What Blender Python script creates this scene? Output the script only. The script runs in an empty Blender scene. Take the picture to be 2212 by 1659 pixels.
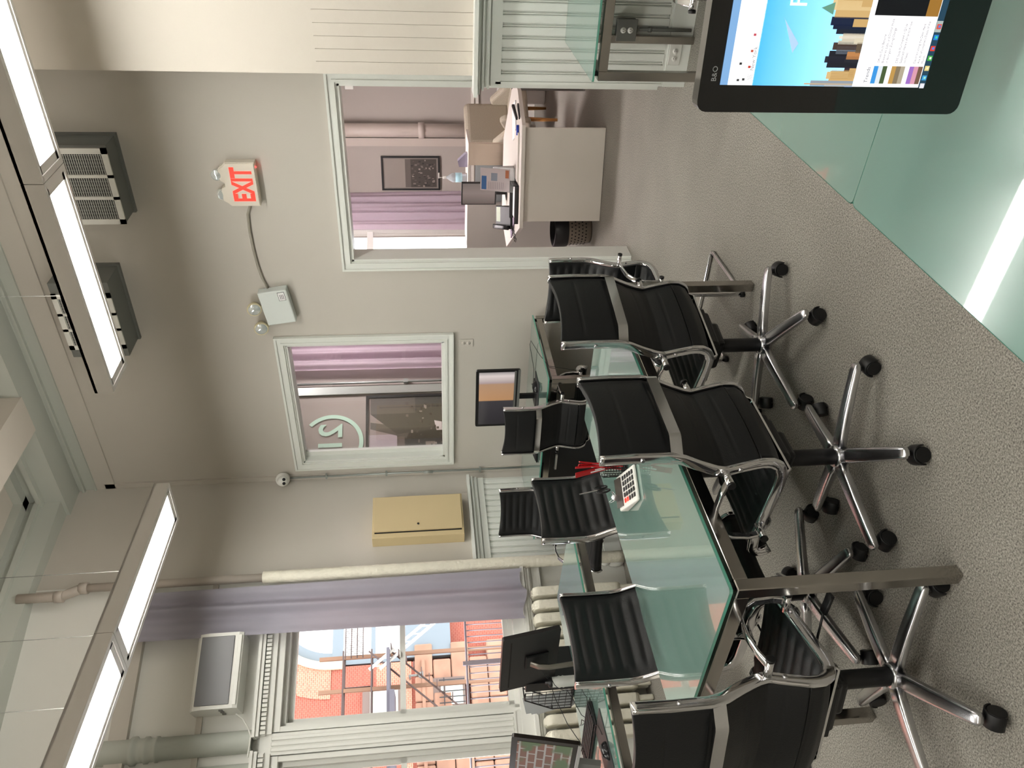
import bpy, bmesh, math, random
from math import sin, cos, pi, radians as R_
from mathutils import Vector, Matrix
random.seed(7)
SC = bpy.context.scene
COL = SC.collection

# ------------------------------------------------------------------ camera
H = 1.6
YAW, PITCH, ROLL, FPX = R_(37.4489), R_(6.7385), R_(1.8710), 1662.14
fw = Vector((-sin(YAW)*cos(PITCH), cos(YAW)*cos(PITCH), -sin(PITCH)))
rt = Vector((cos(YAW), sin(YAW), 0.0))
dn = fw.cross(rt)
rt2 = cos(ROLL)*rt + sin(ROLL)*dn
dn2 = -sin(ROLL)*rt + cos(ROLL)*dn
cam = bpy.data.cameras.new('camera')
camo = bpy.data.objects.new('camera', cam); COL.objects.link(camo)
cam.sensor_fit = 'HORIZONTAL'; cam.sensor_width = 36.0; cam.lens = FPX/2212*36
cam.clip_start = 0.05; cam.clip_end = 200
m = Matrix.Identity(4)                       # the phone was held sideways: its long side runs down the room
for i in range(3):
    m[i][0] = dn2[i]; m[i][1] = rt2[i]; m[i][2] = -fw[i]
m[2][3] = H
camo.matrix_world = m
SC.camera = camo

# ------------------------------------------------------------------ light
w = bpy.data.worlds.new('world'); SC.world = w; w.use_nodes = True
bg = w.node_tree.nodes['Background']
bg.inputs[0].default_value = (0.93, 0.96, 1.0, 1); bg.inputs[1].default_value = 2.7
sun = bpy.data.lights.new('sun', 'SUN'); sun.energy = 5; sun.angle = R_(1); sun.color = (1, .95, .86)
suno = bpy.data.objects.new('sun', sun); COL.objects.link(suno)
suno.rotation_euler = Vector((0.30, 0.42, -0.86)).to_track_quat('-Z', 'Y').to_euler()
SC.view_settings.view_transform = 'Standard'
SC.view_settings.look = 'None'
SC.view_settings.gamma = 1
SC.view_settings.use_curve_mapping = False
SC.view_settings.exposure = 1.27
LAMP = 13.0                                  # strength of the lit diffusers
UPL = 5.0
SC.cycles.max_bounces = 8
SC.cycles.transparent_max_bounces = 12
SC.cycles.sample_clamp_indirect = 6

# ------------------------------------------------------------------ materials
def srgb(h):
    c = [int(h[i:i+2], 16)/255 for i in (0, 2, 4)]
    return tuple((x/12.92 if x <= .04045 else ((x+.055)/1.055)**2.4) for x in c) + (1,)
MATS = {}
def mat(name, col='808080', rough=.5, metal=0, emit=None, es=0, coat=0, trans=0, ior=1.45, noise=None, bump=None, spec=.5, sheen=0):
    if name in MATS: return MATS[name]
    M = bpy.data.materials.new(name); M.use_nodes = True
    nt = M.node_tree; b = nt.nodes['Principled BSDF']
    c = srgb(col) if isinstance(col, str) else col
    b.inputs['Base Color'].default_value = c
    b.inputs['Roughness'].default_value = rough
    b.inputs['Metallic'].default_value = metal
    b.inputs['IOR'].default_value = ior
    b.inputs['Specular IOR Level'].default_value = spec
    b.inputs['Coat Weight'].default_value = coat
    b.inputs['Coat Roughness'].default_value = .02
    b.inputs['Transmission Weight'].default_value = trans
    if emit:
        b.inputs['Emission Color'].default_value = srgb(emit); b.inputs['Emission Strength'].default_value = es
    tc = None
    def coord():
        nonlocal tc
        if tc is None: tc = nt.nodes.new('ShaderNodeTexCoord')
        return tc.outputs['Object']
    if noise:                                 # (scale, amount): slight mottling of the colour itself
        sc_, am = noise
        n = nt.nodes.new('ShaderNodeTexNoise'); n.inputs['Scale'].default_value = sc_; n.inputs['Detail'].default_value = 4
        nt.links.new(coord(), n.inputs['Vector'])
        r = nt.nodes.new('ShaderNodeValToRGB')
        r.color_ramp.elements[0].position = .32; r.color_ramp.elements[1].position = .68
        r.color_ramp.elements[0].color = tuple(x*(1-am) for x in c[:3])+(1,)
        r.color_ramp.elements[1].color = tuple(min(1, x*(1+am)) for x in c[:3])+(1,)
        nt.links.new(n.outputs['Fac'], r.inputs['Fac']); nt.links.new(r.outputs['Color'], b.inputs['Base Color'])
    if bump:
        sc_, st = bump
        n = nt.nodes.new('ShaderNodeTexNoise'); n.inputs['Scale'].default_value = sc_; n.inputs['Detail'].default_value = 3
        nt.links.new(coord(), n.inputs['Vector'])
        bp = nt.nodes.new('ShaderNodeBump'); bp.inputs['Strength'].default_value = st; bp.inputs['Distance'].default_value = .01
        nt.links.new(n.outputs['Fac'], bp.inputs['Height']); nt.links.new(bp.outputs['Normal'], b.inputs['Normal'])
    MATS[name] = M
    return M

M_wall = mat('greige_wall_paint', 'beb9b0', .65, noise=(1.2, .02), bump=(60, .05))
M_cream = mat('cream_wall_paint', 'cdc6bb', .5, bump=(25, .12))
M_white = mat('white_trim_paint', 'd9dcd6', .35, bump=(30, .05))
M_whitew = mat('white_window_paint', 'd8d8d2', .35)
M_ceil = mat('ceiling_paint', 'c9c2b8', .7)
M_crown = mat('cornice_paint', 'b4b8b0', .6)
M_chrome = mat('chrome', 'd8d8da', .09, 1)
M_steel = mat('polished_steel', 'a8a49e', .14, 1)
M_alu = mat('polished_aluminium', 'c9c9cc', .24, 1)
M_blk = mat('black_leather', '07090b', .5, bump=(180, .08))
M_blkb = mat('black_leather_lighter', '15171a', .42)
M_plastic = mat('black_plastic', '0a0a0c', .45)
M_dark = mat('dark_grey_plastic', '2b2b2d', .5)
M_gun = mat('grey_metal', '6f706c', .45, .3)
M_duct = mat('duct_grey', '6f716d', .6)
M_wplast = mat('white_plastic', 'dcdcd6', .35)
M_beige = mat('beige_enamel', 'c6b48c', .45, noise=(2, .02))
M_gap = mat('shadow_gap', '1c1a17', .9)
M_lamp = mat('lamp_diffuser', 'ffffff', .5, emit='fffdf6', es=LAMP)
M_up = mat('uplight_diffuser', 'ffffff', .5, emit='fff8ee', es=UPL)
M_lamph = mat('lamp_housing_white', 'e0dcd8', .4)
M_paper = mat('white_paper', 'e6e6e6', .7)
M_red = mat('exit_red', 'ff3a2c', .5, emit='ff2a1c', es=.55)
M_led = mat('led_red', 'ff2020', .5, emit='ff2020', es=8)
M_lens = mat('clear_lens', 'dfe6e6', .1, .6)
M_cloth = mat('armchair_cloth', 'a39b8b', .9, noise=(120, .1))
M_wood = mat('light_wood', 'a8763e', .5)
M_lam = mat('white_laminate', 'cfcac2', .45)
M_room = mat('taupe_wall_paint', 'a39b94', .7)
M_cable = mat('cable_black', '141414', .5)
M_foam = mat('pipe_white', 'd6d2c2', .5, noise=(9, .05), bump=(24, .9))
M_pipe = mat('pipe_taupe', 'b9b0a6', .5)
M_screenoff = mat('dark_screen', '08090b', .06, coat=.6)
M_logo = mat('mint_vinyl', 'b9dcc8', .5, emit='b9dcc8', es=.05)
M_tealedge = mat('teal_glass_edge', '6fbfa8', .12, trans=.3, coat=1)

def _glass():
    M = mat('frosted_table_glass', '7e9f95', .16, trans=.42, ior=1.45, coat=1.0)
    return M
M_glass = _glass()
def _pane():
    M = bpy.data.materials.new('window_glass'); M.use_nodes = True; nt = M.node_tree
    for n in list(nt.nodes):
        if n.type != 'OUTPUT_MATERIAL': nt.nodes.remove(n)
    o = nt.nodes['Material Output']; mx = nt.nodes.new('ShaderNodeMixShader')
    tr = nt.nodes.new('ShaderNodeBsdfTransparent'); gl = nt.nodes.new('ShaderNodeBsdfGlossy'); gl.inputs['Roughness'].default_value = .01
    fr = nt.nodes.new('ShaderNodeFresnel'); fr.inputs['IOR'].default_value = 1.45
    nt.links.new(fr.outputs[0], mx.inputs[0]); nt.links.new(tr.outputs[0], mx.inputs[1]); nt.links.new(gl.outputs[0], mx.inputs[2])
    nt.links.new(mx.outputs[0], o.inputs[0]); return M
M_pane = _pane()
def _carpet():
    M = bpy.data.materials.new('loop_carpet'); M.use_nodes = True; nt = M.node_tree; b = nt.nodes['Principled BSDF']
    tc = nt.nodes.new('ShaderNodeTexCoord')
    n1 = nt.nodes.new('ShaderNodeTexNoise'); n1.inputs['Scale'].default_value = 170; n1.inputs['Detail'].default_value = 5; n1.inputs['Roughness'].default_value = .7
    n2 = nt.nodes.new('ShaderNodeTexNoise'); n2.inputs['Scale'].default_value = 3; n2.inputs['Detail'].default_value = 3
    for n in (n1, n2): nt.links.new(tc.outputs['Object'], n.inputs['Vector'])
    r = nt.nodes.new('ShaderNodeValToRGB'); r.color_ramp.elements[0].position = .34; r.color_ramp.elements[1].position = .66
    r.color_ramp.elements[0].color = srgb('4d4a46'); r.color_ramp.elements[1].color = srgb('a8a49a')
    r2 = nt.nodes.new('ShaderNodeValToRGB'); r2.color_ramp.elements[0].color = (.86, .86, .86, 1); r2.color_ramp.elements[1].color = (1.1, 1.1, 1.1, 1)
    mx = nt.nodes.new('ShaderNodeMix'); mx.data_type = 'RGBA'; mx.blend_type = 'MULTIPLY'; mx.inputs[0].default_value = 1
    nt.links.new(n1.outputs['Fac'], r.inputs[0]); nt.links.new(n2.outputs['Fac'], r2.inputs[0])
    nt.links.new(r.outputs[0], mx.inputs[6]); nt.links.new(r2.outputs[0], mx.inputs[7]); nt.links.new(mx.outputs[2], b.inputs['Base Color'])
    b.inputs['Roughness'].default_value = .95; b.inputs['Specular IOR Level'].default_value = .1
    bp = nt.nodes.new('ShaderNodeBump'); bp.inputs['Strength'].default_value = .4; bp.inputs['Distance'].default_value = .004
    nt.links.new(n1.outputs['Fac'], bp.inputs['Height']); nt.links.new(bp.outputs['Normal'], b.inputs['Normal'])
    return M
M_carpet = _carpet()
def _cloth(name, col, tr):
    M = bpy.data.materials.new(name); M.use_nodes = True; nt = M.node_tree; b = nt.nodes['Principled BSDF']
    b.inputs['Base Color'].default_value = srgb(col); b.inputs['Roughness'].default_value = .9
    t = nt.nodes.new('ShaderNodeBsdfTranslucent'); t.inputs[0].default_value = srgb(col)
    mx = nt.nodes.new('ShaderNodeMixShader'); mx.inputs[0].default_value = tr
    nt.links.new(b.outputs[0], mx.inputs[1]); nt.links.new(t.outputs[0], mx.inputs[2]); nt.links.new(mx.outputs[0], nt.nodes['Material Output'].inputs[0])
    return M
M_curt = _cloth('lilac_grey_sheer', 'a9a6b2', .35)
M_curt2 = _cloth('pale_lilac_sheer', 'd6c6d2', .5)
def _brick(name, c1, c2, mo, scale, rough=.9):
    M = bpy.data.materials.new(name); M.use_nodes = True; nt = M.node_tree; b = nt.nodes['Principled BSDF']
    tc = nt.nodes.new('ShaderNodeTexCoord'); mp = nt.nodes.new('ShaderNodeMapping'); mp.inputs['Rotation'].default_value = (R_(90), 0, 0)
    br = nt.nodes.new('ShaderNodeTexBrick'); br.inputs['Scale'].default_value = scale
    br.inputs['Color1'].default_value = srgb(c1); br.inputs['Color2'].default_value = srgb(c2); br.inputs['Mortar'].default_value = srgb(mo)
    br.inputs['Mortar Size'].default_value = .018
    nt.links.new(tc.outputs['Object'], mp.inputs[0]); nt.links.new(mp.outputs[0], br.inputs[0]); nt.links.new(br.outputs[0], b.inputs['Base Color'])
    b.inputs['Roughness'].default_value = rough; return M
M_brick = _brick('red_brick', '8c4638', '95503f', 'a37262', 7)
M_brickp = _brick('pale_brick', 'a8705a', '9a5e4c', 'c0a088', 7)
M_brick2 = _brick('brown_brick', '7d4a3a', '8c6252', 'b9a99a', 4.0)
def wave_mat(name, stops, axis='X', scale=1.0, off=0.0, emit=1.0):
    """flat picture: colour bands along one object axis"""
    M = bpy.data.materials.new(name); M.use_nodes = True; nt = M.node_tree; b = nt.nodes['Principled BSDF']
    tc = nt.nodes.new('ShaderNodeTexCoord'); sp = nt.nodes.new('ShaderNodeSeparateXYZ'); nt.links.new(tc.outputs['Object'], sp.inputs[0])
    ma = nt.nodes.new('ShaderNodeMath'); ma.operation = 'MULTIPLY_ADD'; ma.inputs[1].default_value = scale; ma.inputs[2].default_value = off
    nt.links.new(sp.outputs[axis], ma.inputs[0]); r = nt.nodes.new('ShaderNodeValToRGB'); r.color_ramp.interpolation = 'LINEAR'
    while len(r.color_ramp.elements) < len(stops): r.color_ramp.elements.new(.5)
    for e, (p, c) in zip(r.color_ramp.elements, stops): e.position = p; e.color = srgb(c)
    nt.links.new(ma.outputs[0], r.inputs[0]); nt.links.new(r.outputs[0], b.inputs['Base Color']); nt.links.new(r.outputs[0], b.inputs['Emission Color'])
    b.inputs['Emission Strength'].default_value = emit*.5; b.inputs['Roughness'].default_value = .15
    return M
def emat(col, s=1.0):
    n = 'display_'+col+('%g' % s)
    return mat(n, '000000', .2, emit=col, es=s*.5)

# ------------------------------------------------------------------ mesh builder
class MB:
    def __init__(s): s.bm = bmesh.new(); s.mats = []; s.cur = 0
    def use(s, m):
        if m not in s.mats: s.mats.append(m)
        s.cur = s.mats.index(m); return s
    def face(s, vs, smooth=False):
        try:
            f = s.bm.faces.new(vs); f.smooth = smooth; f.material_index = s.cur; return f
        except ValueError: return None
    def hexa(s, P, bev=0, seg=2):
        v = [s.bm.verts.new(p) for p in P]
        fs = [s.face([v[i] for i in q]) for q in ((0,3,2,1),(4,5,6,7),(0,1,5,4),(1,2,6,5),(2,3,7,6),(3,0,4,7))]
        if bev:
            es = {e for f in fs if f for e in f.edges}
            r = bmesh.ops.bevel(s.bm, geom=list(es), offset=bev, segments=seg, affect='EDGES', profile=.5, clamp_overlap=True)
            for f in r['faces']: f.material_index = s.cur
        return s
    def box(s, x0, x1, y0, y1, z0, z1, M=None, bev=0, seg=2):
        P = [Vector(p) for p in ((x0,y0,z0),(x1,y0,z0),(x1,y1,z0),(x0,y1,z0),(x0,y0,z1),(x1,y0,z1),(x1,y1,z1),(x0,y1,z1))]
        if M is not None: P = [M @ p for p in P]
        return s.hexa(P, bev, seg)
    def prism(s, poly, z0, z1, M=None, smooth=False):
        a = [Vector((x, y, z0)) for x, y in poly]; b = [Vector((x, y, z1)) for x, y in poly]
        if M is not None: a = [M @ p for p in a]; b = [M @ p for p in b]
        a = [s.bm.verts.new(p) for p in a]; b = [s.bm.verts.new(p) for p in b]; n = len(a)
        s.face(a[::-1]); s.face(b)
        for i in range(n): s.face([a[i], a[(i+1) % n], b[(i+1) % n], b[i]], smooth)
        return s
    def sweep(s, pts, prof, closed=False, up=None, smooth=True, caps=True, scale=None):
        """sweep a 2-D profile (list of (a,b)) along pts with a rotation-minimising frame"""
        pts = [Vector(p) for p in pts]; n = len(pts); rings = []
        T = []
        for i in range(n):
            if closed: t = pts[(i+1) % n]-pts[i-1]
            else: t = (pts[min(i+1, n-1)]-pts[max(i-1, 0)])
            T.append(t.normalized())
        u = Vector(up) if up is not None else (Vector((0, 0, 1)) if abs(T[0].z) < .9 else Vector((1, 0, 0)))
        u = (u-T[0]*u.dot(T[0])).normalized()
        for i in range(n):
            if up is not None:
                u2 = Vector(up)-T[i]*Vector(up).dot(T[i])
                if u2.length > 1e-3: u = u2.normalized()
            else:
                u = (u-T[i]*u.dot(T[i])).normalized()
            v = T[i].cross(u)
            k = scale[i] if scale else 1
            # widen at mitres
            rings.append([s.bm.verts.new(pts[i]+u*a*k+v*b*k) for a, b in prof])
        m_ = len(prof)
        R = n if closed else n-1
        for i in range(R):
            a, b = rings[i], rings[(i+1) % n]
            for j in range(m_): s.face([a[j], a[(j+1) % m_], b[(j+1) % m_], b[j]], smooth)
        if caps and not closed:
            s.face(rings[0][::-1]); s.face(rings[-1])
        return s
    def tube(s, pts, r, seg=10, closed=False, scale=None, caps=True):
        return s.sweep(pts, [(r*cos(2*pi*i/seg), r*sin(2*pi*i/seg)) for i in range(seg)], closed, scale=scale, caps=caps)
    def cyl(s, p0, p1, r0, r1=None, seg=18):
        r1 = r0 if r1 is None else r1
        return s.tube([p0, p1], 1, seg, scale=[r0, r1])
    def lathe(s, prof, M=None, seg=24, ang=2*pi, a0=0):
        rings = []
        full = abs(ang-2*pi) < 1e-6; K = seg if full else seg+1
        for k in range(K):
            a = a0+ang*k/seg
            ring = []
            for r, z in prof:
                p = Vector((max(r, 1e-5)*cos(a), max(r, 1e-5)*sin(a), z)); ring.append(s.bm.verts.new(M @ p if M is not None else p))
            rings.append(ring)
        for k in range(seg):
            a, b = rings[k], rings[(k+1) % K]
            for j in range(len(prof)-1): s.face([a[j], b[j], b[j+1], a[j+1]], True)
        return s
    def grid(s, f, nu, nv, smooth=True):
        V = [[s.bm.verts.new(f(i/nu, j/nv)) for j in range(nv+1)] for i in range(nu+1)]
        for i in range(nu):
            for j in range(nv): s.face([V[i][j], V[i+1][j], V[i+1][j+1], V[i][j+1]], smooth)
        return s
    def build(s, name, material=None, parent=None, kind=None, M=None, recalc=True):
        if recalc: bmesh.ops.recalc_face_normals(s.bm, faces=s.bm.faces)
        me = bpy.data.meshes.new(name); s.bm.to_mesh(me); s.bm.free()
        if s.mats:
            for x in s.mats: me.materials.append(x)
        else: me.materials.append(material)
        o = bpy.data.objects.new(name, me); COL.objects.link(o)
        if parent: o.parent = parent
        if M is not None: o.matrix_basis = M
        if kind: o['kind'] = kind
        return o
def thing(name, label, cat, loc=(0, 0, 0), rz=0, group=None):
    o = bpy.data.objects.new(name, None); COL.objects.link(o)
    o.location = loc; o.rotation_euler = (0, 0, rz); o['label'] = label; o['category'] = cat
    if group: o['group'] = group
    o.empty_display_size = .1
    return o
def tag(o, label, cat, group=None):
    o['label'] = label; o['category'] = cat
    if group: o['group'] = group
    return o
def dup(root, label=None, **kw):
    r = root.copy(); COL.objects.link(r)
    if label: r['label'] = label
    def rec(a, b):
        for ch in list(a.children):
            c = ch.copy(); COL.objects.link(c); c.parent = b; rec(ch, c)
    rec(root, r)
    return r
def frame(o, a, b, c=(0, 0, 1)):
    """matrix with origin o and axes a, b, c"""
    m_ = Matrix.Identity(4)
    for i in range(3): m_[i][0] = a[i]; m_[i][1] = b[i]; m_[i][2] = c[i]; m_[i][3] = o[i]
    return m_
def text_mesh(mb, txt, size, M, depth=.001, align='LEFT', bold=0):
    cu = bpy.data.curves.new('t', 'FONT'); cu.body = txt; cu.size = size; cu.extrude = depth; cu.align_x = align; cu.offset = bold
    cu.resolution_u = 3
    o = bpy.data.objects.new('t', cu); COL.objects.link(o)
    me = bpy.data.meshes.new_from_object(o.evaluated_get(bpy.context.evaluated_depsgraph_get()))
    vs = [mb.bm.verts.new(M @ v.co) for v in me.vertices]
    for p in me.polygons: mb.face([vs[i] for i in p.vertices])
    bpy.data.objects.remove(o); bpy.data.curves.remove(cu); bpy.data.meshes.remove(me)
def rrect(x0, x1, y0, y1, r, n=5):
    P = []
    for cx, cy, a in ((x1-r, y1-r, 0), (x0+r, y1-r, 90), (x0+r, y0+r, 180), (x1-r, y0+r, 270)):
        for k in range(n+1):
            t = R_(a+90*k/n); P.append((cx+r*cos(t), cy+r*sin(t)))
    return P
def arc(c, r, a0, a1, n=8):
    return [(c[0]+r*cos(R_(a0+(a1-a0)*k/n)), c[1]+r*sin(R_(a0+(a1-a0)*k/n))) for k in range(n+1)]

I4 = Matrix.Identity(4)
# wall frames: x runs along the wall, y out of the wall into the room
WM = frame((-4.925, 4.05, 0), (-.3173, -.9483, 0), (.9483, -.3173, 0))        # window wall
LM = frame((-4.84, 5.05, 0), (-.0872, -.9962, 0), (.9962, -.0872, 0))         # short left wall
YF, YR = 5.05, 4.57                                                            # far wall, right wall planes
ZC = 4.85

exec_parts = []
# ================================================================== ROOM
MB().box(-8, 4.2, -3.2, 12.2, -.06, 0).build('floor', M_carpet, kind='structure')
MB().box(-6.2, 4.2, -3.2, 5.3, ZC, ZC+.1).build('ceiling', M_ceil, kind='structure')

# far wall with the doorway and the interior window
DX0, DX1, DZ = -2.70, -1.455, 2.065
WX0, WX1, WZ0, WZ1 = -4.645, -3.418, 1.412, 2.628
b = MB(); T = .14
b.box(-6.9, WX0, YF, YF+T, 0, ZC); b.box(WX0, WX1, YF, YF+T, 0, WZ0); b.box(WX0, WX1, YF, YF+T, WZ1, ZC)
b.box(WX1, DX0, YF, YF+T, 0, ZC); b.box(DX0, DX1, YF, YF+T, DZ, ZC); b.box(DX1, .5, YF, YF+T, 0, ZC)
b.build('wall_far', M_wall, kind='structure')
# shallow painted band under the cornice and in the corner
b = MB(); b.box(-4.86, -1.2, YF-.018, YF, 4.22, 4.40); b.box(-4.84, -4.79, YF-.018, YF, 0, 4.30); b.build('trim_wall_band', M_wall, kind='structure')

def casing(mb, x0, x1, z0, z1, wd, y, bottom=True):
    """mitred moulded casing around an opening on a plane of constant y (facing -y)"""
    for k, (a, bb, d) in enumerate(((0, .22, .030), (.22, .62, .020), (.62, .86, .026), (.86, 1, .014))):
        i0, i1 = wd*a, wd*bb
        # a=0 is the outer edge
        ox0, ox1, oz1, oz0 = x0-wd+i0, x1+wd-i0, z1+wd-i0, (z0-wd+i0) if bottom else z0
        nx0, nx1, nz1, nz0 = x0-wd+i1, x1+wd-i1, z1+wd-i1, (z0-wd+i1) if bottom else z0
        mb.hexa([(ox0, y-d, oz0), (nx0, y-d, nz0), (nx0, y, nz0), (ox0, y, oz0), (ox0, y-d, oz1), (nx0, y-d, nz1), (nx0, y, nz1), (ox0, y, oz1)])
        mb.hexa([(nx1, y-d, nz0), (ox1, y-d, oz0), (ox1, y, oz0), (nx1, y, nz0), (nx1, y-d, nz1), (ox1, y-d, oz1), (ox1, y, oz1), (nx1, y, nz1)])
        mb.hexa([(nx0, y-d, nz1), (nx1, y-d, nz1), (nx1, y, nz1), (nx0, y, nz1), (ox0, y-d, oz1), (ox1, y-d, oz1), (ox1, y, oz1), (ox0, y, oz1)])
        if bottom: mb.hexa([(ox0, y-d, oz0), (ox1, y-d, oz0), (ox1, y, oz0), (ox0, y, oz0), (nx0, y-d, nz0), (nx1, y-d, nz0), (nx1, y, nz0), (nx0, y, nz0)])
b = MB(); casing(b, DX0, DX1, 0, DZ, .072, YF, False)
b.box(DX0-.002, DX0+.015, YF-.01, YF+T+.01, 0, DZ); b.box(DX1-.015, DX1+.002, YF-.01, YF+T+.01, 0, DZ); b.box(DX0, DX1, YF-.01, YF+T+.01, DZ-.015, DZ)
b.build('door_1', M_white, kind='structure')
b = MB(); casing(b, WX0, WX1, WZ0, WZ1, .078, YF, True)
b.box(WX0, WX0+.015, YF-.005, YF+T, WZ0, WZ1); b.box(WX1-.015, WX1, YF-.005, YF+T, WZ0, WZ1)
b.box(WX0, WX1, YF-.005, YF+T, WZ1-.015, WZ1); b.box(WX0, WX1, YF-.005, YF+T, WZ0, WZ0+.015)
b.box(WX0+.015, WX0+.06, YF+.06, YF+.09, WZ0, WZ1); b.box(WX1-.03, WX1-.015, YF+.06, YF+.09, WZ0, WZ1)
win3 = b.build('window_3', M_white, kind='structure')
MB().box(WX0+.04, WX1-.02, YF+.072, YF+.078, WZ0+.01, WZ1-.01).build('pane', M_pane, win3)

# right wall, nearer than the far wall
b = MB()
b.box(-1.267, 4.2, YR, YR+.34, 2.12, ZC)
x = -1.267
while x < 4.2:                                                                 # painted boards, narrow joints
    b.box(x, min(x+.0645, 4.2), YR, YR+.34, 1.2, 2.12); x += .0665
b.box(-1.262, 4.2, YR+.006, YR+.34, 0, 2.12)
b.build('wall_right_front', M_cream, kind='structure')
b = MB(); x = -1.297; b.box(-1.297, 4.2, YR-.012, YR, 0, 1.12)
while x < 4.1:
    b.box(x+.006, x+.05, YR-.026, YR-.01, .14, 1.10, bev=.006, seg=2); b.box(x+.054, x+.0595, YR-.022, YR-.01, .14, 1.10); x += .0625
b.box(-1.303, -1.29, YR-.03, YR+.02, .14, 1.12)
b.build('trim_wainscot_right', M_white, kind='structure')
b = MB()
for z0, z1, d in ((1.09, 1.15, .030), (1.15, 1.158, .022), (1.158, 1.17, .048), (1.17, 1.19, .034), (1.19, 1.20, .060), (1.20, 1.215, .046), (1.215, 1.228, .085), (1.228, 1.250, .105)):
    b.box(-1.30-d*.55, 4.2, YR-d, YR+.03, z0, z1)
b.build('trim_chair_rail_right', M_white, kind='structure')
b = MB(); b.box(-1.306, 4.2, YR-.032, YR, 0, .13); b.box(-1.306, 4.2, YR-.024, YR, .13, .148); b.build('baseboard_right', M_white, kind='structure')

# short left wall
b = MB(); b.box(0, 1.03, -.16, 0, 0, ZC, LM); b.build('wall_left', M_wall, kind='structure')
b = MB(); s_ = .12
while s_ < 1.0:
    b.box(s_, s_+.046, 0, .016, .14, 1.11, LM, bev=.005); b.box(s_+.05, s_+.056, 0, .012, .14, 1.11, LM); s_ += .062
b.box(.10, 1.02, 0, .006, 0, 1.12, LM)
b.build('trim_wainscot_left', M_white, kind='structure')
b = MB()
for z0, z1, d in ((1.08, 1.13, .026), (1.13, 1.14, .018), (1.14, 1.155, .042), (1.155, 1.175, .03), (1.175, 1.19, .055), (1.19, 1.205, .04), (1.205, 1.228, .08)):
    b.box(.11, 1.0, 0, d, z0, z1, LM)
b.build('trim_chair_rail_left', M_white, kind='structure')
b = MB(); b.box(.04, 1.02, 0, .03, 0, .14, LM); b.build('baseboard_left', M_white, kind='structure')

# window wall: openings s .20-1.11, 1.335-2.245, 2.47-3.38
OPN = [(.20, 1.11), (1.335, 2.245), (2.47, 3.38)]
WB, WT, WMID = .96, 2.66, 1.805
b = MB(); prev = 0
for a, c in OPN:
    b.box(prev, a, -.28, 0, 0, ZC, WM); b.box(a, c, -.28, 0, 0, WB, WM); b.box(a, c, -.28, 0, WT, ZC, WM); prev = c
b.box(prev, 7.6, -.28, 0, 0, ZC, WM)
b.build('wall_window', M_whitew, kind='structure')
for k, (a, c) in enumerate(OPN):
    b = MB()
    b.box(a, a+.03, -.16, -.02, WB, WT, WM); b.box(c-.03, c, -.16, -.02, WB, WT, WM); b.box(a, c, -.16, -.02, WT-.03, WT, WM); b.box(a, c, -.16, -.02, WB, WB+.03, WM)
    for z0, z1, n0, n1 in ((WB+.03, WMID+.02, -.09, -.055), (WMID-.02, WT-.03, -.125, -.09)):      # two sashes
        b.box(a+.03, a+.065, n0, n1, z0, z1, WM); b.box(c-.065, c-.03, n0, n1, z0, z1, WM)
        b.box(a+.03, c-.03, n0, n1, z0, z0+.04, WM); b.box(a+.03, c-.03, n0, n1, z1-.04, z1, WM)
    b.box((a+c)/2-.02, (a+c)/2+.02, -.055, -.04, WMID+.012, WMID+.022, WM)
    wo = b.build('window_%d' % (1 if k == 0 else (2 if k == 1 else 4)), M_whitew, kind='structure')
    g = MB(); g.box(a+.06, c-.06, -.075, -.071, WB+.06, WMID, WM); g.box(a+.06, c-.06, -.11, -.106, WMID, WT-.06, WM)
    g.build('pane', M_pane, wo)
b = MB()
for a, c in OPN:
    b.box(a-.035, a, 0, .03, WB, WT+.06, WM); b.box(c, c+.035, 0, .03, WB, WT+.06, WM)
    b.box(a-.035, c+.035, 0, .035, WT+.0, WT+.05, WM); b.box(a-.05, c+.05, 0, .06, WT+.05, WT+.09, WM)
    x = a-.05
    while x < c+.04:                                                            # dentils
        b.box(x, x+.021, .055, .085, WT+.09, WT+.125, WM); x += .030
    b.box(a-.06, c+.06, 0, .058, WT+.09, WT+.13, WM); b.box(a-.065, c+.065, 0, .10, WT+.13, WT+.155, WM); b.box(a-.07, c+.07, 0, .115, WT+.155, WT+.175, WM)
b.build('trim_window_heads', M_whitew, kind='structure')
b = MB()
for a in (1.155, 2.285, 3.42):                                                  # fluted piers between windows
    b.box(a, a+.14, 0, .045, .90, WT+.13, WM)
    for q in range(3): b.box(a+.022+q*.036, a+.022+q*.036+.024, .045, .055, 1.02, WT+.05, WM, bev=.004)
    b.box(a-.01, a+.15, 0, .065, .90, 1.0, WM); b.box(a-.01, a+.15, 0, .07, 1.0, 1.012, WM)
b.build('trim_window_piers', M_whitew, kind='structure')
b = MB()
for z0, z1, d in ((.845, .872, .13), (.825, .845, .11), (.80, .825, .095), (.785, .80, .075), (.72, .785, .05), (.71, .72, .06)):
    b.box(.05, 7.4, 0, d, z0, z1, WM)
b.box(.05, 7.4, 0, .07, .872, .96, WM)
b.build('trim_window_sill', M_whitew, kind='structure')
b = MB()                                                                        # engaged columns above the pier
for sx in (1.19, 1.40, 2.32, 2.53):
    Mx = WM @ Matrix.Translation((sx, .02, 0))
    b.lathe([(.075, 2.84), (.075, 3.46), (.084, 3.465), (.084, 3.48), (.076, 3.485), (.076, 3.52), (.088, 3.53), (.088, 3.55), (.078, 3.555), (.078, 3.60), (.094, 3.61), (.094, 3.64), (.08, 3.65), (.08, 3.9)], Mx, 20)
b.build('trim_columns', M_crown, kind='structure')
b = MB(); b.box(0, 7.4, 0, .05, 3.68, 3.80, WM); b.box(0, 7.4, 0, .02, 3.2, 3.24, WM); b.build('trim_window_frieze', M_wall, kind='structure')

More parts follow.
